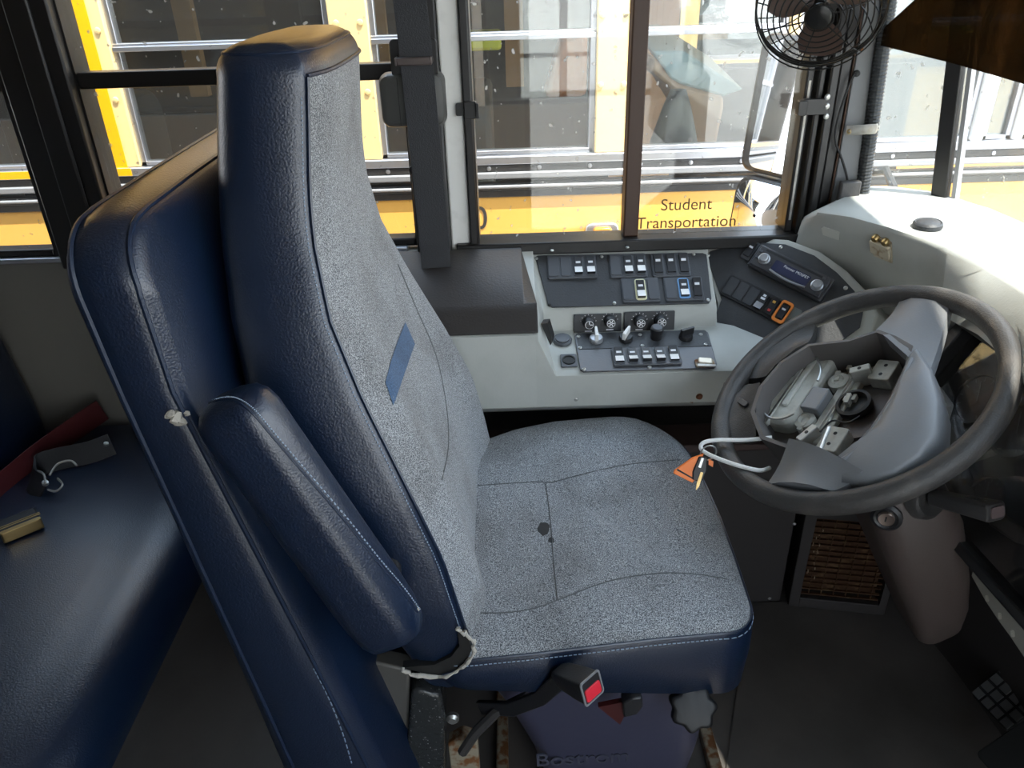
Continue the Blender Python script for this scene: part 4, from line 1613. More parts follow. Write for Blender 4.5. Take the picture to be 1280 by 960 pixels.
# torn corner: ragged foam and a dark opening where the backrest meets the cushion
tc_ = [(570, 786), (577, 790), (587, 796), (592, 810), (586, 828), (570, 839), (546, 847), (515, 843), (503, 835)]
b = bm_new()
pts = [at(x, y, Y=0.698) for x, y in tc_]
pts = catmull(pts, 4)
rng = random.Random(5)
tube(b, [p + V((rng.uniform(-.002, .002), rng.uniform(-.002, .002), rng.uniform(-.002, .002))) for p in pts], [rng.uniform(0.0012, 0.0036) for _ in pts], 7)
mk('torn_edge', b, foam, seat, 'torn upholstery edge with pale foam')
b = bm_new()
pts = [at(x, y, Y=0.702) for x, y in ((503, 835), (545, 845), (580, 834), (590, 811), (584, 795), (572, 790), (574, 808), (564, 821), (543, 831), (520, 833))]
prism(b, pts, (0, 0.012, 0))
mk('tear_opening', b, rubber, seat)

# folded-up armrest
AA = V((-0.276, 0.646, 0.945))
AB = V((-0.142, 0.640, 0.628))
ad = (AB - AA).normalized()
ap = V((0, 1, 0)).cross(ad)
if ap.x < 0:
    ap = -ap
ap.normalize()
b = bm_new()
AL = (AB - AA).length
rings = []
for t, sc in ((0.0, 0.30), (0.008, 0.55), (0.022, 0.78), (0.045, 0.93), (0.085, 1.0), (0.20, 1.0), (0.60, 1.02), (0.80, 1.04), (0.90, 1.02), (0.96, 0.96), (0.99, 0.86), (1.0, 0.72)):
    c = AA + ad * (AL * t)
    rings.append([c + ap * (x * sc + (sc - 1) * -0.0) + V((0, y * sc, 0)) for x, y in rrect(0.082, 0.060, 0.026, 6)])
loft(b, rings)
arm = mk('armrest', b, vinyl, seat, 'folded-up blue vinyl armrest', sharp=70)
abv = bvh_of(arm)
b = bm_new()
sp = drape(abv, fill_px([(238, 517), (262, 504), (288, 500), (312, 513), (340, 545), (380, 592), (430, 650), (470, 700), (500, 735), (522, 765)], 4), 0.0003)
tube(b, sp, 0.0012, 6)
mk('armrest_seam', b, vinyl_dk, seat)
b = bm_new()
for i in range(0, len(sp) - 1):
    for s in range(3):
        p, q = sp[i].lerp(sp[i + 1], s / 3 + 0.02), sp[i].lerp(sp[i + 1], s / 3 + 0.2)
        tube(b, [p + V((0.003, 0.0, 0.003)), q + V((0.003, 0, 0.003))], 0.0007, 4)
mk('armrest_stitching', b, thread, seat, kind='stuff')
for p in drape(abv, [(522, 760), (440, 812)], 0.001):
    b = bm_new()
    lathe(b, p - V((0, 0.001, 0)), (0, -1, 0), ((0.0025, 0), (0.002, 0.002), (0, 0.002)), 6)
    mk('frayed_end', b, foam, seat)

b = bm_new()
tube(b, [AB + V((-0.012, 0.0, 0.045)), AB + V((-0.012, 0.10, 0.045))], 0.016, 12)
mk('armrest_pivot', b, blk, seat)
# recliner post, cover and linkage beneath
b = bm_new()
prism(b, [at(x, y, Y=0.76) for x, y in ((468, 828), (512, 838), (510, 985), (470, 985), (459, 895))], (0, 0.03, 0))
mk('recliner_post', b, mat('post_grey', (0.12, 0.115, 0.105), 0.5, 0.3), seat, bev=0.004)
b = bm_new()
prism(b, [at(x, y, Y=0.745) for x, y in ((514, 870), (522, 862), (552, 870), (556, 900), (556, 985), (503, 985), (508, 930))], (0, 0.05, 0))
mk('hinge_cover', b, mat('scuffed_black', (0.03, 0.032, 0.033), 0.22, bump=(140, 0.8), vary=(220, (0.25, 0.26, 0.26), 0.66, 0.72)), seat, bev=0.007, seg=3)
b = bm_new()
tube(b, [at(x, y, Y=0.75) for x, y in ((660, 870), (620, 890), (595, 915), (578, 940))], 0.008, 8)
mk('adjuster_lever', b, char, seat)
b = bm_new()
prism(b, [at(x, y, Y=0.77) for x, y in ((560, 930), (578, 920), (597, 925), (601, 985), (566, 985))], (0, 0.02, 0))
mk('linkage', b, rust, seat, bev=0.002)
b = bm_new()
lathe(b, at(566, 895, Y=0.77), (0, -1, 0), ((0.010, 0), (0.010, 0.006), (0.006, 0.010), (0, 0.010)), 12)
mk('linkage_bolt', b, steel, seat)

# suspension skirt down to the floor
b = bm_new()
secs = []
for z, xa, xb, ya, yb in ((0.46, -0.09, 0.285, 0.79, 1.22), (0.40, -0.075, 0.292, 0.775, 1.22), (0.32, -0.03, 0.290, 0.772, 1.22), (0.20, 0.015, 0.282, 0.775, 1.22), (0.08, 0.04, 0.27, 0.79, 1.20), (0.0, 0.04, 0.27, 0.79, 1.2)):
    w_, d_ = xb - xa, yb - ya
    secs.append([V(((xa + xb) / 2 + x, (ya + yb) / 2 + y, z)) for x, y in rrect(w_, d_, 0.045, 5)])
loft(b, secs)
mk('suspension_cover', b, vinyl_cover, seat, 'purplish blue suspension skirt', sharp=60)
FBm = Frame((0.07, 0.7735, 0.21), (1, 0, 0.03), (0, 0, 1))
u, v = FBm.px(728, 948)
b = text_bm('Bostrom', 0.042, FBm, u, v, 0.0, 0.0012)
mk('embossed_lettering', b, mat('emboss_grey', (0.060, 0.062, 0.09), 0.5), seat)
for x in (-0.05, 0.335):
    b = bm_new()
    box(b, (x, 0.74, 0.0), (x + 0.022, 1.22, 0.026))
    mk('floor_rail', b, rust, seat, 'rusty floor rail', bev=0.004)

# star knob
kc = at(866, 884, Y=0.722)
b = bm_new()
star = []
for k in range(72):
    a = 2 * PI * k / 72
    star.append((0.0275 + 0.0026 * math.cos(7 * a)))
kax = V((-0.08, -0.80, 0.58)).normalized()
KF = Frame(kc, (1, 0, 0.1), kax.cross(V((1, 0, 0.1))))
rings = []
for h, sc in ((-0.012, 0.93), (-0.009, 1.0), (0.006, 1.0), (0.010, 0.93), (0.011, 0.8)):
    rings.append([KF.pt(math.cos(2 * PI * k / 72) * star[k] * sc * 1.12, math.sin(2 * PI * k / 72) * star[k] * sc * 1.12, h) for k in range(72)])
loft(b, rings)
lathe(b, KF.pt(0, 0, -0.06), KF.n, ((0.010, 0), (0.010, 0.05), (0.009, 0.05)), 12)
mk('star_knob', b, mat('knob_black', (0.009, 0.009, 0.010), 0.5), seat, 'black star knob', sharp=50)

# buckle on its stalk
bf = at(740, 860, Y=0.655)
bd = V((0.62, -0.66, 0.30)).normalized()
_bx = V((0, 0, 1)).cross(bd).normalized()
FBk = Frame(bf, _bx, bd.cross(_bx))
b = bm_new()
rings = []
for t, w, h in ((-0.060, 0.024, 0.016), (-0.05, 0.030, 0.022), (-0.02, 0.034, 0.029), (0.0, 0.034, 0.032)):
    rings.append([FBk.pt(x, y, t) for x, y in rrect(w, h, 0.004, 3)])
loft(b, rings)
bk = mk('buckle', b, blk, seat, 'black seat belt buckle')
b = bm_new()
o1, o2 = rrect(0.0355, 0.034, 0.004, 3), rrect(0.031, 0.0295, 0.003, 3)
loft(b, [[FBk.pt(x, y, -0.001) for x, y in o1], [FBk.pt(x, y, 0.001) for x, y in o1], [FBk.pt(x, y, 0.001) for x, y in o2], [FBk.pt(x, y, -0.001) for x, y in o2]], False)
mk('buckle_rim', b, silver, bk)
b = bm_new()
rplate(b, FBk, 0.0, -0.0045, 0.027, 0.017, 0.003, -0.002, 0.002)
mk('release_button', b, redbtn, bk, 'red release button', bev=0.001)
b = bm_new()
ribbon(b, [FBk.pt(0, -0.002, -0.05), at(676, 872, Y=0.705), at(640, 886, Y=0.735), at(600, 884, Y=0.77)], (0, 0.1, 1), 0.022, 0.008)
mk('buckle_stalk', b, blk, seat, bev=0.002)
b = bm_new()
prism(b, [at(x, y, Y=0.725) for x, y in ((748, 884), (778, 878), (780, 896), (775, 906))], (0, 0.008, 0))
mk('red_flap', b, mat('dark_red', (0.06, 0.008, 0.008), 0.5), seat)
b = bm_new()
prism(b, [at(x, y, Y=0.715) for x, y in ((778, 880), (790, 873), (803, 872), (804, 884), (797, 894), (780, 898))], (0, 0.02, 0))
mk('height_lever', b, blk, seat, bev=0.003)

# ================================================================ DRIVER BELT ON THE PILLAR
bt = thing('shoulder_belt', 'black shoulder belt hanging from its pillar guide beside the driver window', 'seat belt', (-0.13, 1.45, 0.8))
b = bm_new()
cl_ = [at(503, -60, Y=1.435), at(512, 0, Y=1.435), at(518, 50, Y=1.43), at(520, 72, Y=1.425), at(523, 100, Y=1.425), at(533, 200, Y=1.425), at(545, 330, Y=1.41), at(550, 440, Y=1.375), at(553, 520, Y=1.34)]
ribbon(b, catmull(cl_, 5), (1, 0.05, 0), 0.056, 0.003)
mk('webbing', b, webbing, bt)
b = bm_new()
FG = Frame(at(518, 72, Y=1.452), (1, 0, 0), (0, 0, 1))
rplate(b, FG, 0, 0, 0.082, 0.062, 0.008, 0, 0.010)
gd = mk('guide_loop', b, frameblk, bt, bev=0.002)
b = bm_new()
fbox(b, FG, -0.028, 0.030, -0.009, 0.004, 0.030, 0.040)
fbox(b, FG, -0.031, -0.026, -0.009, 0.004, 0.008, 0.040)
fbox(b, FG, 0.028, 0.033, -0.009, 0.004, 0.008, 0.040)
mk('guide_bar', b, mat('brown_bar', (0.08, 0.06, 0.055), 0.4), gd, bev=0.003)
rt_ = at(515, 127, Y=1.43)
rtt = thing('belt_retractor', 'dark rounded belt retractor housing behind the black webbing on the pillar', 'belt retractor', rt_)
b = bm_new()
FG2 = Frame(V((rt_.x, 1.47, rt_.z)), (1, 0, 0), (0, 0, 1))
o = rrect(0.116, 0.092, 0.016, 4)
loft(b, [[FG2.pt(x, y, 0) for x, y in o], [FG2.pt(x, y, 0.020) for x, y in o], [FG2.pt(x * 0.94, y * 0.92, 0.034) for x, y in o], [FG2.pt(x * 0.8, y * 0.78, 0.038) for x, y in o]])
mk('housing', b, mat('retractor_grey', (0.06, 0.06, 0.056), 0.45), rtt, sharp=45)
b = bm_new()
fbox(b, FG2, -0.024, -0.0225, -0.04, 0.04, 0.0, 0.0385)
mk('split_line', b, rubber, rtt)
b = bm_new()
box(b, (-0.178, 1.462, 0.80), (-0.112, 1.472, 1.08))
pb = mk('pillar_bracket', b, char, None, 'dark metal strip below the belt retractor on the pillar', 'bracket', bev=0.003)
b = bm_new()
lathe(b, at(516, 212, Y=1.461), (0, -1, 0), ((0.008, 0), (0.007, 0.004), (0, 0.004)), 14)
mk('bolt', b, rubber, pb)

# ================================================================ FAN, VISOR, HOSE, WIRE
FNc = at(1026, 7, Y=1.30)
fax = V((-0.30, -0.82, -0.36)).normalized()
FN = Frame(FNc, (0.95, -0.30, 0), V((0, 0, 1)))
_x = V((0, 0, 1)).cross(fax).normalized()
FN = Frame(FNc, _x, fax.cross(_x))
fan = thing('dash_fan', 'small black wire-caged fan clamped above the driver window corner', 'fan', FNc)
fm = mat('fan_black', (0.008, 0.008, 0.008), 0.35)
FR_ = 0.094
b = bm_new()


def circ(F, r, w, n=48):
    return [F.pt(r * math.cos(2 * PI * k / n), r * math.sin(2 * PI * k / n), w) for k in range(n)]


for k in range(9):
    r = 0.020 + (FR_ - 0.020) * k / 8
    wv = 0.030 * math.sqrt(max(0, 1 - (r / (FR_ * 1.04)) ** 2)) + 0.010
    tube(b, circ(FN, r, wv), 0.0012, 6, True)
for k in range(3):
    tube(b, circ(FN, FR_ + 0.001 * k, 0.006 - 0.008 * k), 0.0016, 6, True)
for k in range(6):
    a = 2 * PI * k / 6 + 0.3
    pts = []
    for q in range(7):
        r = 0.018 + (FR_ - 0.018) * q / 6
        wv = 0.030 * math.sqrt(max(0, 1 - (r / (FR_ * 1.04)) ** 2)) + 0.009
        pts.append(FN.pt(r * math.cos(a), r * math.sin(a), wv))
    tube(b, pts, 0.0012, 6)
mk('front_cage', b, fm, fan)
b = bm_new()
for k in range(24):
    a = 2 * PI * k / 24
    pts = []
    for q in range(6):
        r = FR_ - (FR_ - 0.03) * q / 5
        aa = a + 0.5 * q / 5
        pts.append(FN.pt(r * math.cos(aa), r * math.sin(aa), -0.012 - 0.030 * math.sin(PI / 2 * q / 5)))
    tube(b, pts, 0.0011, 5)
tube(b, circ(FN, 0.03, -0.042), 0.0015, 6, True)
mk('rear_cage', b, fm, fan)
b = bm_new()
lathe(b, FN.pt(0, 0, 0.030), FN.n, ((0.019, 0), (0.019, 0.008), (0.015, 0.011), (0, 0.011)), 24)
mk('badge', b, fm, fan)
b = bm_new()
lathe(b, FN.pt(0, 0, -0.075), FN.n, ((0.018, 0), (0.026, 0.008), (0.028, 0.055), (0.012, 0.06), (0.012, 0.085), (0, 0.085)), 20)
mk('motor', b, fm, fan)
for k in range(3):
    a0 = 2 * PI * k / 3 + 0.65
    b = bm_new()
    rows = []
    for q in range(6):
        r = 0.012 + 0.066 * q / 5
        wdt = 0.30 + 0.36 * math.sin(PI * min(1, q / 5 * 0.75 + 0.15))
        row = []
        for s in range(6):
            a = a0 + wdt * (s / 5 - 0.5) * 2
            row.append(FN.pt(r * math.cos(a), r * math.sin(a), 0.004 + 0.014 * (s / 5 - 0.5)))
        rows.append(row)
    rows2 = [[p + FN.n * 0.0012 for p in rr] for rr in rows]
    loft(b, rows, False, False)
    loft(b, rows2, False, False)
    mk('blade', b, mat('fan_blade_brown', (0.10, 0.062, 0.048), 0.35), fan)
b = bm_new()
tube(b, [FN.pt(0, 0, -0.07), FN.pt(0.0, 0.0, -0.085) + V((0.02, 0.04, 0.06)), V((0.66, 1.47, 1.36))], 0.008, 8)
mk('mount_arm', b, fm, fan)

VX = 0.66
vis = thing('sun_visor', 'dark brown translucent sun visor hanging at the top of the windshield', 'visor', at(1280, 60, X=VX))
b = bm_new()
vp_ = [at(1099, 40, X=VX), at(1096, 50, X=VX), at(1101, 57, X=VX), at(1190, 79, X=VX), at(1290, 108, X=VX), V((VX, 0.70, 1.145)), V((VX, 0.70, 1.40)), V((VX, 1.22, 1.40)), at(1143, 0, X=VX)]
prism(b, vp_, (0.004, 0, 0))
mk('panel', b, visorm, vis)
b = bm_new()
tube(b, [V((VX, 0.75, 1.40)), V((VX, 1.2, 1.40))], 0.007, 8)
tube(b, [V((VX, 0.9, 1.40)), V((VX + 0.1, 0.9, 1.47))], 0.006, 8)
tube(b, [V((VX, 1.15, 1.40)), V((VX + 0.1, 1.15, 1.47))], 0.006, 8)
mk('hanger_rod', b, frameblk, vis)

# corrugated hose beside the pillar
b = bm_new()
h0, h1 = at(1077, 246, Y=1.46), at(1116, -30, Y=1.455)
hn = 120
tube(b, [h0.lerp(h1, k / hn) for k in range(hn + 1)], [0.0135 if k % 2 else 0.0118 for k in range(hn + 1)], 14)
hs = mk('corrugated_hose', b, mat('hose_black', (0.035, 0.037, 0.038), 0.4), None, 'black corrugated hose running up the windshield corner pillar', 'hose', sharp=20)
b = bm_new()
cp = at(1078, 163, Y=1.452)
tube(b, [at(1058, 163, Y=1.455), at(1066, 163, Y=1.45), at(1080, 162, Y=1.438), at(1094, 161, Y=1.437), at(1098, 160, Y=1.46)], 0.0022, 8, flat=(4.0, (0, 0, 1)))
hc = mk('hose_clamp', b, dullsteel, None, 'grey strap clamp holding the corrugated hose to the pillar', 'clamp')
screw(Frame(at(1062, 164, Y=1.452), (0.92, -0.39, 0), (0, 0, 1)), 0, 0, hc, 0.006, brass)
FPc = Frame((0.69, 1.466, 1.0), (0.044, -0.019, 0), (0, 0, 1))
b = bm_new()
tube(b, catmull([at(1068, 92, Y=1.462), at(1060, 110, Y=1.462), at(1047, 150, Y=1.466), at(1044, 175, Y=1.466), at(1052, 198, Y=1.462), at(1058, 218, Y=1.462), at(1060, 235, Y=1.462)], 6), 0.0022, 7)
mk('cable', b, rubber, None, 'thin black cable looping down the corner pillar to a small plug box', 'cable')
b = bm_new()
pb_ = at(1061, 240, Y=1.45)
box(b, (pb_.x - 0.020, 1.44, 0.885), (pb_.x + 0.018, 1.4555, 0.925))
mk('plug_box', b, char, None, 'small dark plug box on the dashboard at the pillar foot', 'connector', bev=0.003)
b = bm_new()
ps = at(1078, 62, Y=1.462)
lathe(b, at(1076, 61, Y=1.468), (-0.39, -0.92, 0), ((0.005, 0), (0.004, 0.003), (0, 0.003)), 12)
mk('pillar_screw', b, rust, None, 'small rusty screw in the grey pillar cover under the fan', 'screw')
b = bm_new()
lathe(b, at(1071, 92, Y=1.468), (-0.39, -0.92, 0), ((0.006, 0), (0.005, 0.006), (0, 0.007)), 12)
mk('cable_clip', b, rubber, None, 'black clip pinning the cable to the pillar cover', 'clip')

# ================================================================ BARRIER AND BENCH BEHIND THE DRIVER
bar = thing('padded_barrier', 'dark blue padded crash barrier standing behind the driver seat', 'barrier', (-0.3, 1.05, 0))
YN, YF = 0.648, 1.47
outl = [(YN, 0.16), (YN, 0.5), (YN, 0.8), (YN, 0.95), (YN, 1.05)]
for k in range(1, 9):
    a = PI / 2 * k / 9
    outl.append((YN + 0.065 * (1 - math.cos(a)), 1.05 + 0.058 * math.sin(a)))
outl += [(0.73, 1.110), (0.86, 1.113), (1.1, 1.115), (1.35, 1.115)]
for k in range(1, 5):
    a = PI / 2 * k / 4
    outl.append((YF - 0.1 + 0.1 * math.sin(a), 1.015 + 0.1 * math.cos(a)))
outl += [(YF, 0.8), (YF, 0.5), (YF, 0.16)]


def bx(z):
    return -0.405 + (1.1 - z) * 0.108


def bfr(z):
    return -0.322 + max(0, 0.97 - z) * 0.225 + max(0, z - 1.06) * -0.25


bcy, bcz = 1.06, 0.64
rings = []
for tx, sc in ((0.0, 0.93), (0.05, 0.968), (0.17, 0.992), (0.36, 1.0), (0.70, 1.0), (0.86, 0.988), (0.96, 0.968), (1.0, 0.94)):
    ring = []
    for y, z in outl:
        ins_ = (1 - sc) * 0.40
        dy = bcy - y
        dz = bcz - z
        L_ = math.hypot(dy, dz)
        ring.append(V((bx(z) + (bfr(z) - bx(z)) * tx, y + dy / L_ * ins_, z + (dz / L_ * ins_ if z > 0.2 else 0))))
    rings.append(ring)
b = bm_new()
loft(b, rings)
pad = mk('pad', b, vinyl_dk if False else vinyl, bar, sharp=60)
b = bm_new()
tube(b, rings[5][:-4], 0.0028, 6)
tube(b, rings[2][:-4], 0.0028, 6)
mk('piping', b, vinyl_dk, bar)
pbv = bvh_of(pad)
b = bm_new()
sp = drape(pbv, fill_px([(392, 835), (410, 870), (428, 915), (440, 955)], 6), 0.0008)
for i in range(len(sp) - 1):
    tube(b, [sp[i], sp[i].lerp(sp[i + 1], 0.6)], 0.0008, 4)
if len(sp) > 1:
    mk('stitching', b, thread, bar, kind='stuff')
b = bm_new()
for x, y, r in ((222, 519, 0.007), (214, 517, 0.005), (226, 525, 0.006), (232, 517, 0.0035), (218, 526, 0.005)):
    p = drape(pbv, [(x, y)], 0.002)
    if p:
        s = bmesh.ops.create_icosphere(b, subdivisions=1, radius=r, matrix=Matrix.Translation(p[0]))
        for v_ in s['verts']:
            v_.co += V((random.uniform(-1, 1), random.uniform(-1, 1), random.uniform(-1, 1))) * r * 0.4
if b.verts:
    mk('torn_foam', b, foam, bar, 'tuft of torn pale foam at the seam')
b = bm_new()
for y in (0.75, 1.38):
    box(b, (-0.26, y, 0.0), (-0.20, y + 0.035, 0.2))
mk('leg', b, frameblk, bar)

bn = thing('passenger_bench', 'dark blue vinyl passenger bench at the left behind the barrier', 'bench', (-0.85, 1.05, 0))
b = bm_new()
secs = []
prof = [(-1.05, 0.29), (-1.05, 0.42), (-0.90, 0.428), (-0.72, 0.428), (-0.66, 0.424), (-0.625, 0.412), (-0.597, 0.388), (-0.585, 0.35), (-0.588, 0.31), (-0.60, 0.29)]
for y, sc in ((0.595, 0.88), (0.605, 0.95), (0.63, 1.0), (1.0, 1.0), (1.44, 1.0), (1.47, 0.96)):
    secs.append([V((-0.83 + (x + 0.83) * sc, y, 0.36 + (z - 0.36) * sc)) for x, z in prof])
loft(b, secs)
mk('cushion', b, vinyl, bn, sharp=50)
b = bm_new()
secs = []
for z, x0b, x1b, ya, yb in ((0.36, -1.13, -1.02, 0.62, 1.47), (0.5, -1.145, -1.03, 0.61, 1.475), (0.8, -1.18, -1.065, 0.61, 1.475), (0.95, -1.195, -1.085, 0.64, 1.47), (1.05, -1.20, -1.10, 0.72, 1.44), (1.075, -1.19, -1.115, 0.8, 1.4)):
    secs.append([V(((x0b + x1b) / 2 + x, (ya + yb) / 2 + y, z)) for x, y in rrect(x1b - x0b, yb - ya, 0.04, 4)])
loft(b, secs)
mk('backrest', b, vinyl, bn, sharp=50)
for x, y in ((-0.70, 0.68), (-0.70, 1.38), (-1.0, 0.68), (-1.0, 1.38)):
    b = bm_new()
    box(b, (x, y, 0), (x + 0.03, y + 0.03, 0.30))
    mk('leg', b, frameblk, bn, bev=0.003)

# belts lying on the bench
b = bm_new()
ribbon(b, catmull([at(128, 512, Z=0.47), at(95, 535, Z=0.455), at(50, 568, Z=0.445), at(10, 602, Z=0.437), at(-30, 640, Z=0.4335)], 5), (-0.1, -0.2, 1), 0.055, 0.003)
mk('lap_belt', b, maroon, None, 'maroon lap belt lying across the passenger bench', 'seat belt')
bb = thing('belt_tangle', 'tangled black belt with metal ends on the passenger bench', 'seat belt', at(80, 590, Z=0.43))
b = bm_new()
ribbon(b, catmull([at(140, 555, Z=0.455), at(110, 566, Z=0.45), at(75, 573, Z=0.45), at(48, 582, Z=0.45), at(40, 600, Z=0.445), at(55, 612, Z=0.438)], 5), (0.2, 0.5, 0.7), 0.045, 0.004)
mk('webbing', b, webbing, bb)
b = bm_new()
tube(b, catmull([at(62, 594, Z=0.455), at(72, 580, Z=0.462), at(88, 576, Z=0.462), at(96, 582, Z=0.458)], 5), 0.0022, 6)
tube(b, catmull([at(44, 588, Z=0.46), at(54, 592, Z=0.462), at(57, 604, Z=0.455)], 5), 0.0022, 6)
tube(b, catmull([at(72, 598, Z=0.455), at(78, 606, Z=0.45), at(70, 614, Z=0.446), at(60, 612, Z=0.446)], 5), 0.0022, 6)
mk('wire_hook', b, dullsteel, bb)
b = bm_new()
lathe(b, at(57, 605, Z=0.45), (0.3, -0.3, 1), ((0.006, 0), (0.006, 0.006), (0, 0.008)), 10)
lathe(b, at(133, 556, Z=0.462), (0.3, -0.3, 1), ((0.005, 0), (0.005, 0.006), (0, 0.008)), 10)
mk('rivet', b, steel, bb)
bu = thing('loose_buckle', 'loose belt buckle with a brassy edge on the passenger bench', 'buckle', at(25, 660, Z=0.43))
p0, p1 = at(2, 672, Z=0.435), at(52, 652, Z=0.435)
FBu = Frame((p0 + p1) / 2, p1 - p0, V((0, 0, 1)).cross(p1 - p0))
b = bm_new()
rplate(b, FBu, 0, 0.012, (p1 - p0).length, 0.045, 0.008, -0.004, 0.016)
mk('body', b, blk, bu, bev=0.003)
b = bm_new()
rplate(b, FBu, 0, -0.012, (p1 - p0).length * 1.02, 0.010, 0.004, -0.004, 0.017)
mk('edge', b, brass, bu, bev=0.001)
b = bm_new()
fbox(b, FBu, -0.03, 0.035, 0.0, 0.0022, 0.0155, 0.0168)
fbox(b, FBu, -0.03, 0.035, 0.006, 0.0075, 0.0155, 0.0168)
mk('grooves', b, brass, bu)

# ================================================================ OUTSIDE
b = bm_new()
box(b, (-25, -25, -0.95), (30, 25, -0.9))
struct('ground', b, asphalt)

BY = 2.40
nb = thing('school_bus', 'yellow school bus parked close alongside the driver window', 'bus', (0, 3.6, -0.9))
XA, XB = -3.4, 2.35
b = bm_new()
box(b, (XA, BY, -0.55), (XB, BY + 0.06, 0.662))
box(b, (XA, BY, 1.46), (XB, BY + 0.06, 1.75))
mk('side_panel', b, busyel, nb, bev=0.004)
b = bm_new()
prism(b, [V((XA, BY, 1.75)), V((XA, BY + 0.25, 2.0)), V((XA, BY + 1.1, 2.1)), V((XA, BY + 2.0, 2.0)), V((XA, BY + 2.3, 1.75))], (XB - XA, 0, 0))
mk('roof', b, busyel, nb)
b = bm_new()
box(b, (XA, BY + 2.24, -0.5), (XB, BY + 2.3, 0.75))
box(b, (XA, BY + 2.24, 0.75), (0.75, BY + 2.3, 1.75))  # far windows closed up here to keep the interior dark
box(b, (XA, BY + 2.24, 1.45), (XB, BY + 2.3, 1.75))
box(b, (XA, BY + 0.06, 1.46), (0.6, BY + 2.3, 1.48))
box(b, (XA, BY + 0.06, -0.1), (XB, BY + 2.3, -0.06))
box(b, (XA, BY, -0.5), (XA + 0.05, BY + 2.3, 1.75))
mk('inner_shell', b, busdark, nb)
# stacked rails below the windows (continuous trim of the bus side)
b = bm_new()
box(b, (XA, BY - 0.012, 0.742), (XB, BY + 0.02, 0.764))
box(b, (XA, BY - 0.010, 0.684), (XB, BY + 0.02, 0.707))
box(b, (XA, BY - 0.006, 0.662), (XB, BY + 0.02, 0.684))
mk('black_rail', b, busblack, nb, bev=0.003)
b = bm_new()
box(b, (XA, BY - 0.020, 0.722), (XB, BY + 0.02, 0.742))
box(b, (XA, BY - 0.020, 0.692), (XB, BY + 0.02, 0.702))
mk('bright_rail', b, busgrey, nb, bev=0.004)
b = bm_new()
box(b, (XA, BY - 0.016, 0.764), (XB, BY + 0.02, 0.790))
mk('sill_rail', b, busalu, nb, bev=0.004)
b = bm_new()
box(b, (XA, BY - 0.018, 0.767), (-1.14, BY - 0.015, 0.789))
mk('amber_tape', b, busamber, nb)
for k in range(26):
    x = -1.6 + k * 0.155
    b = bm_new()
    lathe(b, V((x, BY - 0.011, 0.753)), (0, -1, 0), ((0.0075, 0), (0.006, 0.004), (0, 0.005)), 10)
    mk('rivet', b, busalu, nb)
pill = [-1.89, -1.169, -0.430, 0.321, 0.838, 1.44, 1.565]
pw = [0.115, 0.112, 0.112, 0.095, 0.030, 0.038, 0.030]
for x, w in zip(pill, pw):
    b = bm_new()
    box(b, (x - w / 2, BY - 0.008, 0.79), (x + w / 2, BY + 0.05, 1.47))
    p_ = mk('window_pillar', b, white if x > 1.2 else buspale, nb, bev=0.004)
    if x < -1.0:
        b = bm_new()
        box(b, (x - 0.018, BY - 0.0105, 0.79), (x + 0.018, BY - 0.0085, 1.47))
        mk('amber_tape', b, busamber, p_)
    if w > 0.09:
        for zq in (0.985, 1.17, 1.36):
            for s in (-1, 1):
                b = bm_new()
                lathe(b, V((x + s * 0.034, BY - 0.008, zq)), (0, -1, 0), ((0.009, 0), (0.0075, 0.004), (0, 0.0055)), 12)
                mk('rivet', b, buspale, p_)
edges = [(-2.6, -1.95), (-1.832, -1.226), (-1.112, -0.487), (-0.373, 0.272), (0.370, 0.822), (0.854, 1.42), (1.460, 1.549), (1.585, 2.3)]
for i, (x0w, x1w) in enumerate(edges):
    b = bm_new()
    fw = 0.016
    ya, yb = BY + 0.006, BY + 0.04
    box(b, (x0w, ya, 0.79), (x0w + fw, yb, 1.46))
    box(b, (x1w - fw, ya, 0.79), (x1w, yb, 1.46))
    box(b, (x0w, ya, 0.79), (x1w, yb, 0.803))
    box(b, (x0w, ya, 1.445), (x1w, yb, 1.46))
    if i < 5:
        box(b, (x0w, ya - 0.008, 1.112), (x1w, yb, 1.126))
        box(b, (x0w, ya - 0.002, 1.126), (x1w, yb, 1.134))
    wf_ = mk('window', b, busalu, nb, bev=0.002)
    b = bm_new()
    box(b, (x0w + fw, BY + 0.02, 0.80), (x1w - fw, BY + 0.024, 1.45))
    mk('pane', b, bustint if i >= 5 else buspane, wf_)
# inside: seats, far-side posts and the driver's tan dash
for x in (-2.1, -1.45, -0.85, -0.15):
    b = bm_new()
    o = rrect(0.62, 0.62, 0.12, 5)
    prism(b, [V((x, BY + 0.50 + y, 0.62 + z)) for y, z in o], (0.11, 0, 0))
    mk('seat_back', b, busseat, nb, bev=0.02)
for x in (-1.75, -0.72, -0.33, 0.02):
    b = bm_new()
    box(b, (x, BY + 2.18, 0.7), (x + 0.10, BY + 2.24, 1.5))
    mk('far_post', b, buspost, nb)
b = bm_new()
box(b, (-0.16, BY + 0.12, 1.075), (0.0, BY + 0.5, 1.11))
mk('hi_vis_pad', b, bushivis, nb, bev=0.01)
b = bm_new()
prism(b, [V((0.14, BY + 0.35, 0.90)), V((0.285, BY + 0.35, 0.90)), V((0.285, BY + 0.35, 1.10)), V((0.20, BY + 0.35, 1.09))], (0, 0.15, 0))
mk('orange_panel', b, mat('faded_orange', (0.55, 0.20, 0.06), 0.6), nb, bev=0.02)
b = bm_new()
dq = [at(x, y, Y=2.62) for x, y in ((818, 70), (848, 105), (905, 120), (905, 135), (895, 185), (868, 185), (862, 150), (838, 110), (815, 90))]
prism(b, dq, (0.0, 0.35, 0))
mk('dashboard', b, bustan, nb, bev=0.012)
b = bm_new()
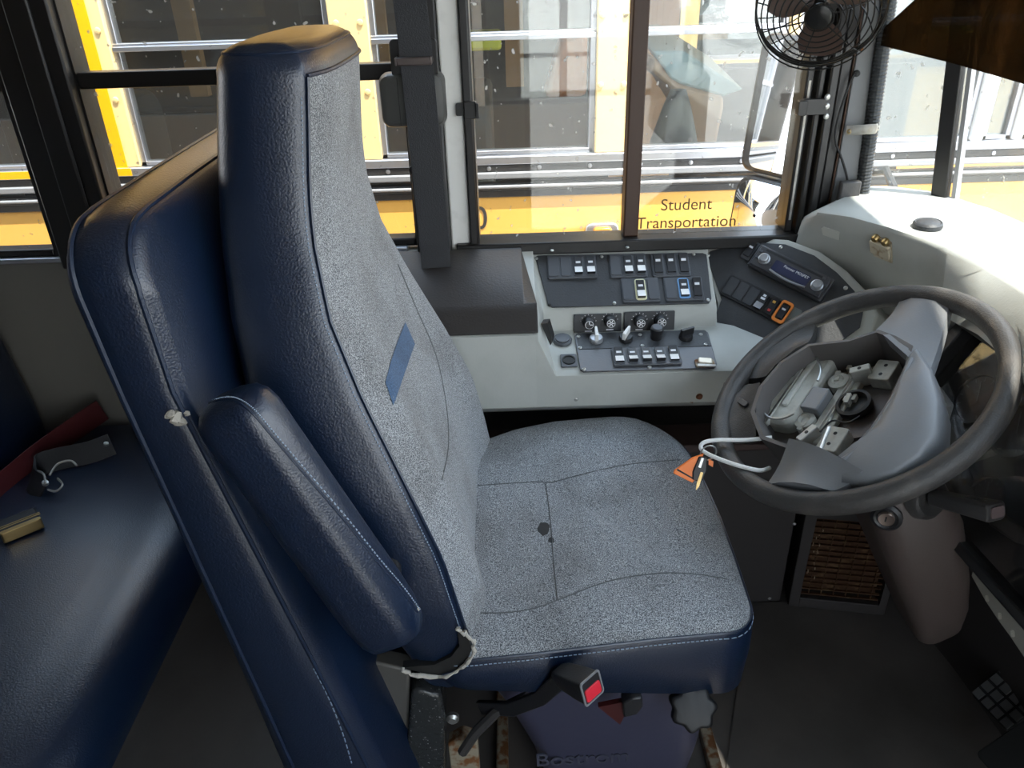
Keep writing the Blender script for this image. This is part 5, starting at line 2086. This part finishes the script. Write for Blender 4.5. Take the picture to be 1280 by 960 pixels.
prism(b, [at(x, y, Y=2.61) for x, y in ((815, 64), (855, 64), (930, 112), (905, 121), (850, 105), (838, 98))], (0.0, 0.45, 0.05))
mk('dashboard_top', b, busteal, nb, bev=0.008)
b = bm_new()
rings = []
for t, r in ((0, 0.025), (0.3, 0.045), (1.0, 0.08)):
    c = at(848, 112, Y=2.58).lerp(at(842, 180, Y=2.58), t)
    rings.append([c + V((r * math.cos(a), r * math.sin(a), 0)) for a in [2 * PI * q / 18 for q in range(18)]])
loft(b, rings)
mk('gear_boot', b, busseat, nb)
b = bm_new()
box(b, (0.60, BY + 2.1, 0.2), (0.95, BY + 2.2, 1.2))
mk('cab_panel', b, bustan, nb)
FBu_ = Frame((0, BY - 0.0015, 0), (1, 0, 0), (0, 0, 1))
ltm = mat('bus_lettering', (0.03, 0.025, 0.02), 0.5)
u, v = FBu_.px(600, 274)
b = text_bm('0', 0.105, FBu_, u, v, 0, 0.001)
mk('fleet_digit', b, ltm, nb)
u, v = FBu_.px(752, 285)
b = bm_new()
rplate(b, FBu_, u, v - 0.01, 0.105, 0.06, 0.02, 0, 0.02)
ml = mk('marker_light', b, busalu, nb, bev=0.004)
b = bm_new()
rplate(b, FBu_, u, v - 0.012, 0.060, 0.045, 0.012, 0.018, 0.035)
mk('lens', b, mat('amber_lens', (0.7, 0.25, 0.03), 0.2), ml, bev=0.006)
b = bm_new()
for x in (-2.2, 1.9):
    lathe(b, V((x, BY + 0.02, -0.45)), (0, 1, 0), ((0.30, 0), (0.45, 0.02), (0.45, 0.25), (0.3, 0.27)), 28)
mk('wheels', b, rubber, nb)

fb = thing('school_bus', 'second yellow school bus standing beyond the near one, seen through its windows', 'bus', (0.5, 6.6, -0.9))
FY = 5.55
b = bm_new()
box(b, (-5, FY, -0.55), (5, FY + 0.06, 0.70))
box(b, (-5, FY, 1.48), (5, FY + 0.06, 1.9))
mk('side_panel', b, busyel, fb)
b = bm_new()
prism(b, [V((-5, FY, 1.9)), V((-5, FY + 0.3, 2.15)), V((-5, FY + 1.9, 2.15)), V((-5, FY + 2.2, 1.9))], (10, 0, 0))
mk('roof', b, busyel, fb)
b = bm_new()
box(b, (-5, FY - 0.012, 0.62), (5, FY + 0.02, 0.68))
mk('black_rail', b, busblack, fb)
b = bm_new()
box(b, (-5, FY + 2.1, -0.5), (5, FY + 2.2, 1.9))
mk('inner_shell', b, busdark, fb)
for k in range(13):
    x = -4.9 + 0.76 * k
    b = bm_new()
    box(b, (x, FY - 0.004, 0.70), (x + 0.12, FY + 0.05, 1.48))
    mk('window_pillar', b, buspale, fb)
    b = bm_new()
    box(b, (x + 0.12, FY + 0.01, 0.70), (x + 0.76, FY + 0.03, 0.73))
    box(b, (x + 0.12, FY + 0.01, 1.08), (x + 0.76, FY + 0.03, 1.11))
    box(b, (x + 0.12, FY + 0.01, 1.45), (x + 0.76, FY + 0.03, 1.48))
    wf_ = mk('window', b, busalu, fb)
    b = bm_new()
    box(b, (x + 0.12, FY + 0.018, 0.72), (x + 0.76, FY + 0.022, 1.46))
    mk('pane', b, bustint, wf_)

# outside mirrors of our own bus
mc = at(960, 215, Y=1.78)
MN = V((-0.85, -0.50, 0.10)).normalized()
Mx = V((0, 0, 1)).cross(MN).normalized()
MF = Frame(mc, Mx, MN.cross(Mx))
mi_ = thing('door_mirror', 'black-framed outside mirror with a flat glass above a convex glass, beyond the driver window', 'mirror', mc)
lE = at(906, 200, Y=1.84)
uL = (lE - mc).dot(MF.x)
b = bm_new()
sgn = -1 if uL < 0 else 1
wM = 0.19
u0m, u1m = (uL, uL + wM) if uL < 0 else (uL - wM, uL)
umid = (u0m + u1m) / 2
rplate(b, MF, umid, 0.14, wM, 0.30, 0.03, -0.05, -0.002)
rplate(b, MF, umid, -0.10, wM, 0.17, 0.05, -0.06, -0.002)
mk('housing', b, frameblk, mi_, bev=0.012, seg=3)
b = bm_new()
rplate(b, MF, umid + 0.012, 0.14, wM - 0.04, 0.275, 0.022, -0.003, 0.001)
mk('flat_glass', b, mirrm, mi_)
b = bm_new()
o = rrect(wM - 0.022, 0.148, 0.045, 6)
rings = [[MF.pt(umid + x * s, -0.10 + y * s, h) for x, y in o] for s, h in ((1, -0.002), (0.8, 0.006), (0.6, 0.0107), (0.4, 0.014), (0.2, 0.016), (0.05, 0.0168))]
loft(b, rings, False)
mk('convex_glass', b, mirrm, mi_, sharp=80)
b = bm_new()
tube(b, [MF.pt(umid, 0.22, -0.05), V((0.78, 1.62, 1.15)), V((0.80, 1.53, 1.2))], 0.010, 8)
tube(b, [MF.pt(umid, -0.02, -0.05), V((0.80, 1.62, 0.90)), V((0.80, 1.53, 0.85))], 0.010, 8)
mk('bracket_arm', b, frameblk, mi_)

# ================================================================ LIGHT
w = bpy.data.worlds.new('sky')
S.world = w
w.use_nodes = True
nt = w.node_tree
bg = nt.nodes['Background']
tc = nt.nodes.new('ShaderNodeTexCoord')
sep = nt.nodes.new('ShaderNodeSeparateXYZ')
nt.links.new(tc.outputs['Generated'], sep.inputs[0])
rp_ = nt.nodes.new('ShaderNodeValToRGB')
rp_.color_ramp.elements[0].position = 0.0
rp_.color_ramp.elements[0].color = (0.95, 0.97, 1.0, 1)
rp_.color_ramp.elements[1].position = 0.7
rp_.color_ramp.elements[1].color = (0.62, 0.78, 1.0, 1)
nt.links.new(sep.outputs['Z'], rp_.inputs['Fac'])
nt.links.new(rp_.outputs['Color'], bg.inputs['Color'])
bg.inputs['Strength'].default_value = 3.2
sd_ = bpy.data.lights.new('sun', 'SUN')
sd_.energy = 8.0
sd_.angle = math.radians(0.6)
sd_.color = (1.0, 0.95, 0.86)
so = bpy.data.objects.new('sun', sd_)
COL.objects.link(so)
so.rotation_euler = V((0.30, -0.25, 0.92)).to_track_quat('Z', 'Y').to_euler()

S.view_settings.view_transform = 'Standard'
S.view_settings.look = 'None'
S.view_settings.exposure = 0.85
S.view_settings.gamma = 1.0
S.view_settings.use_curve_mapping = False
S.cycles.max_bounces = 10
S.cycles.transparent_max_bounces = 16
for o in bpy.data.objects:
    if '_w' in o:
        del o['_w']
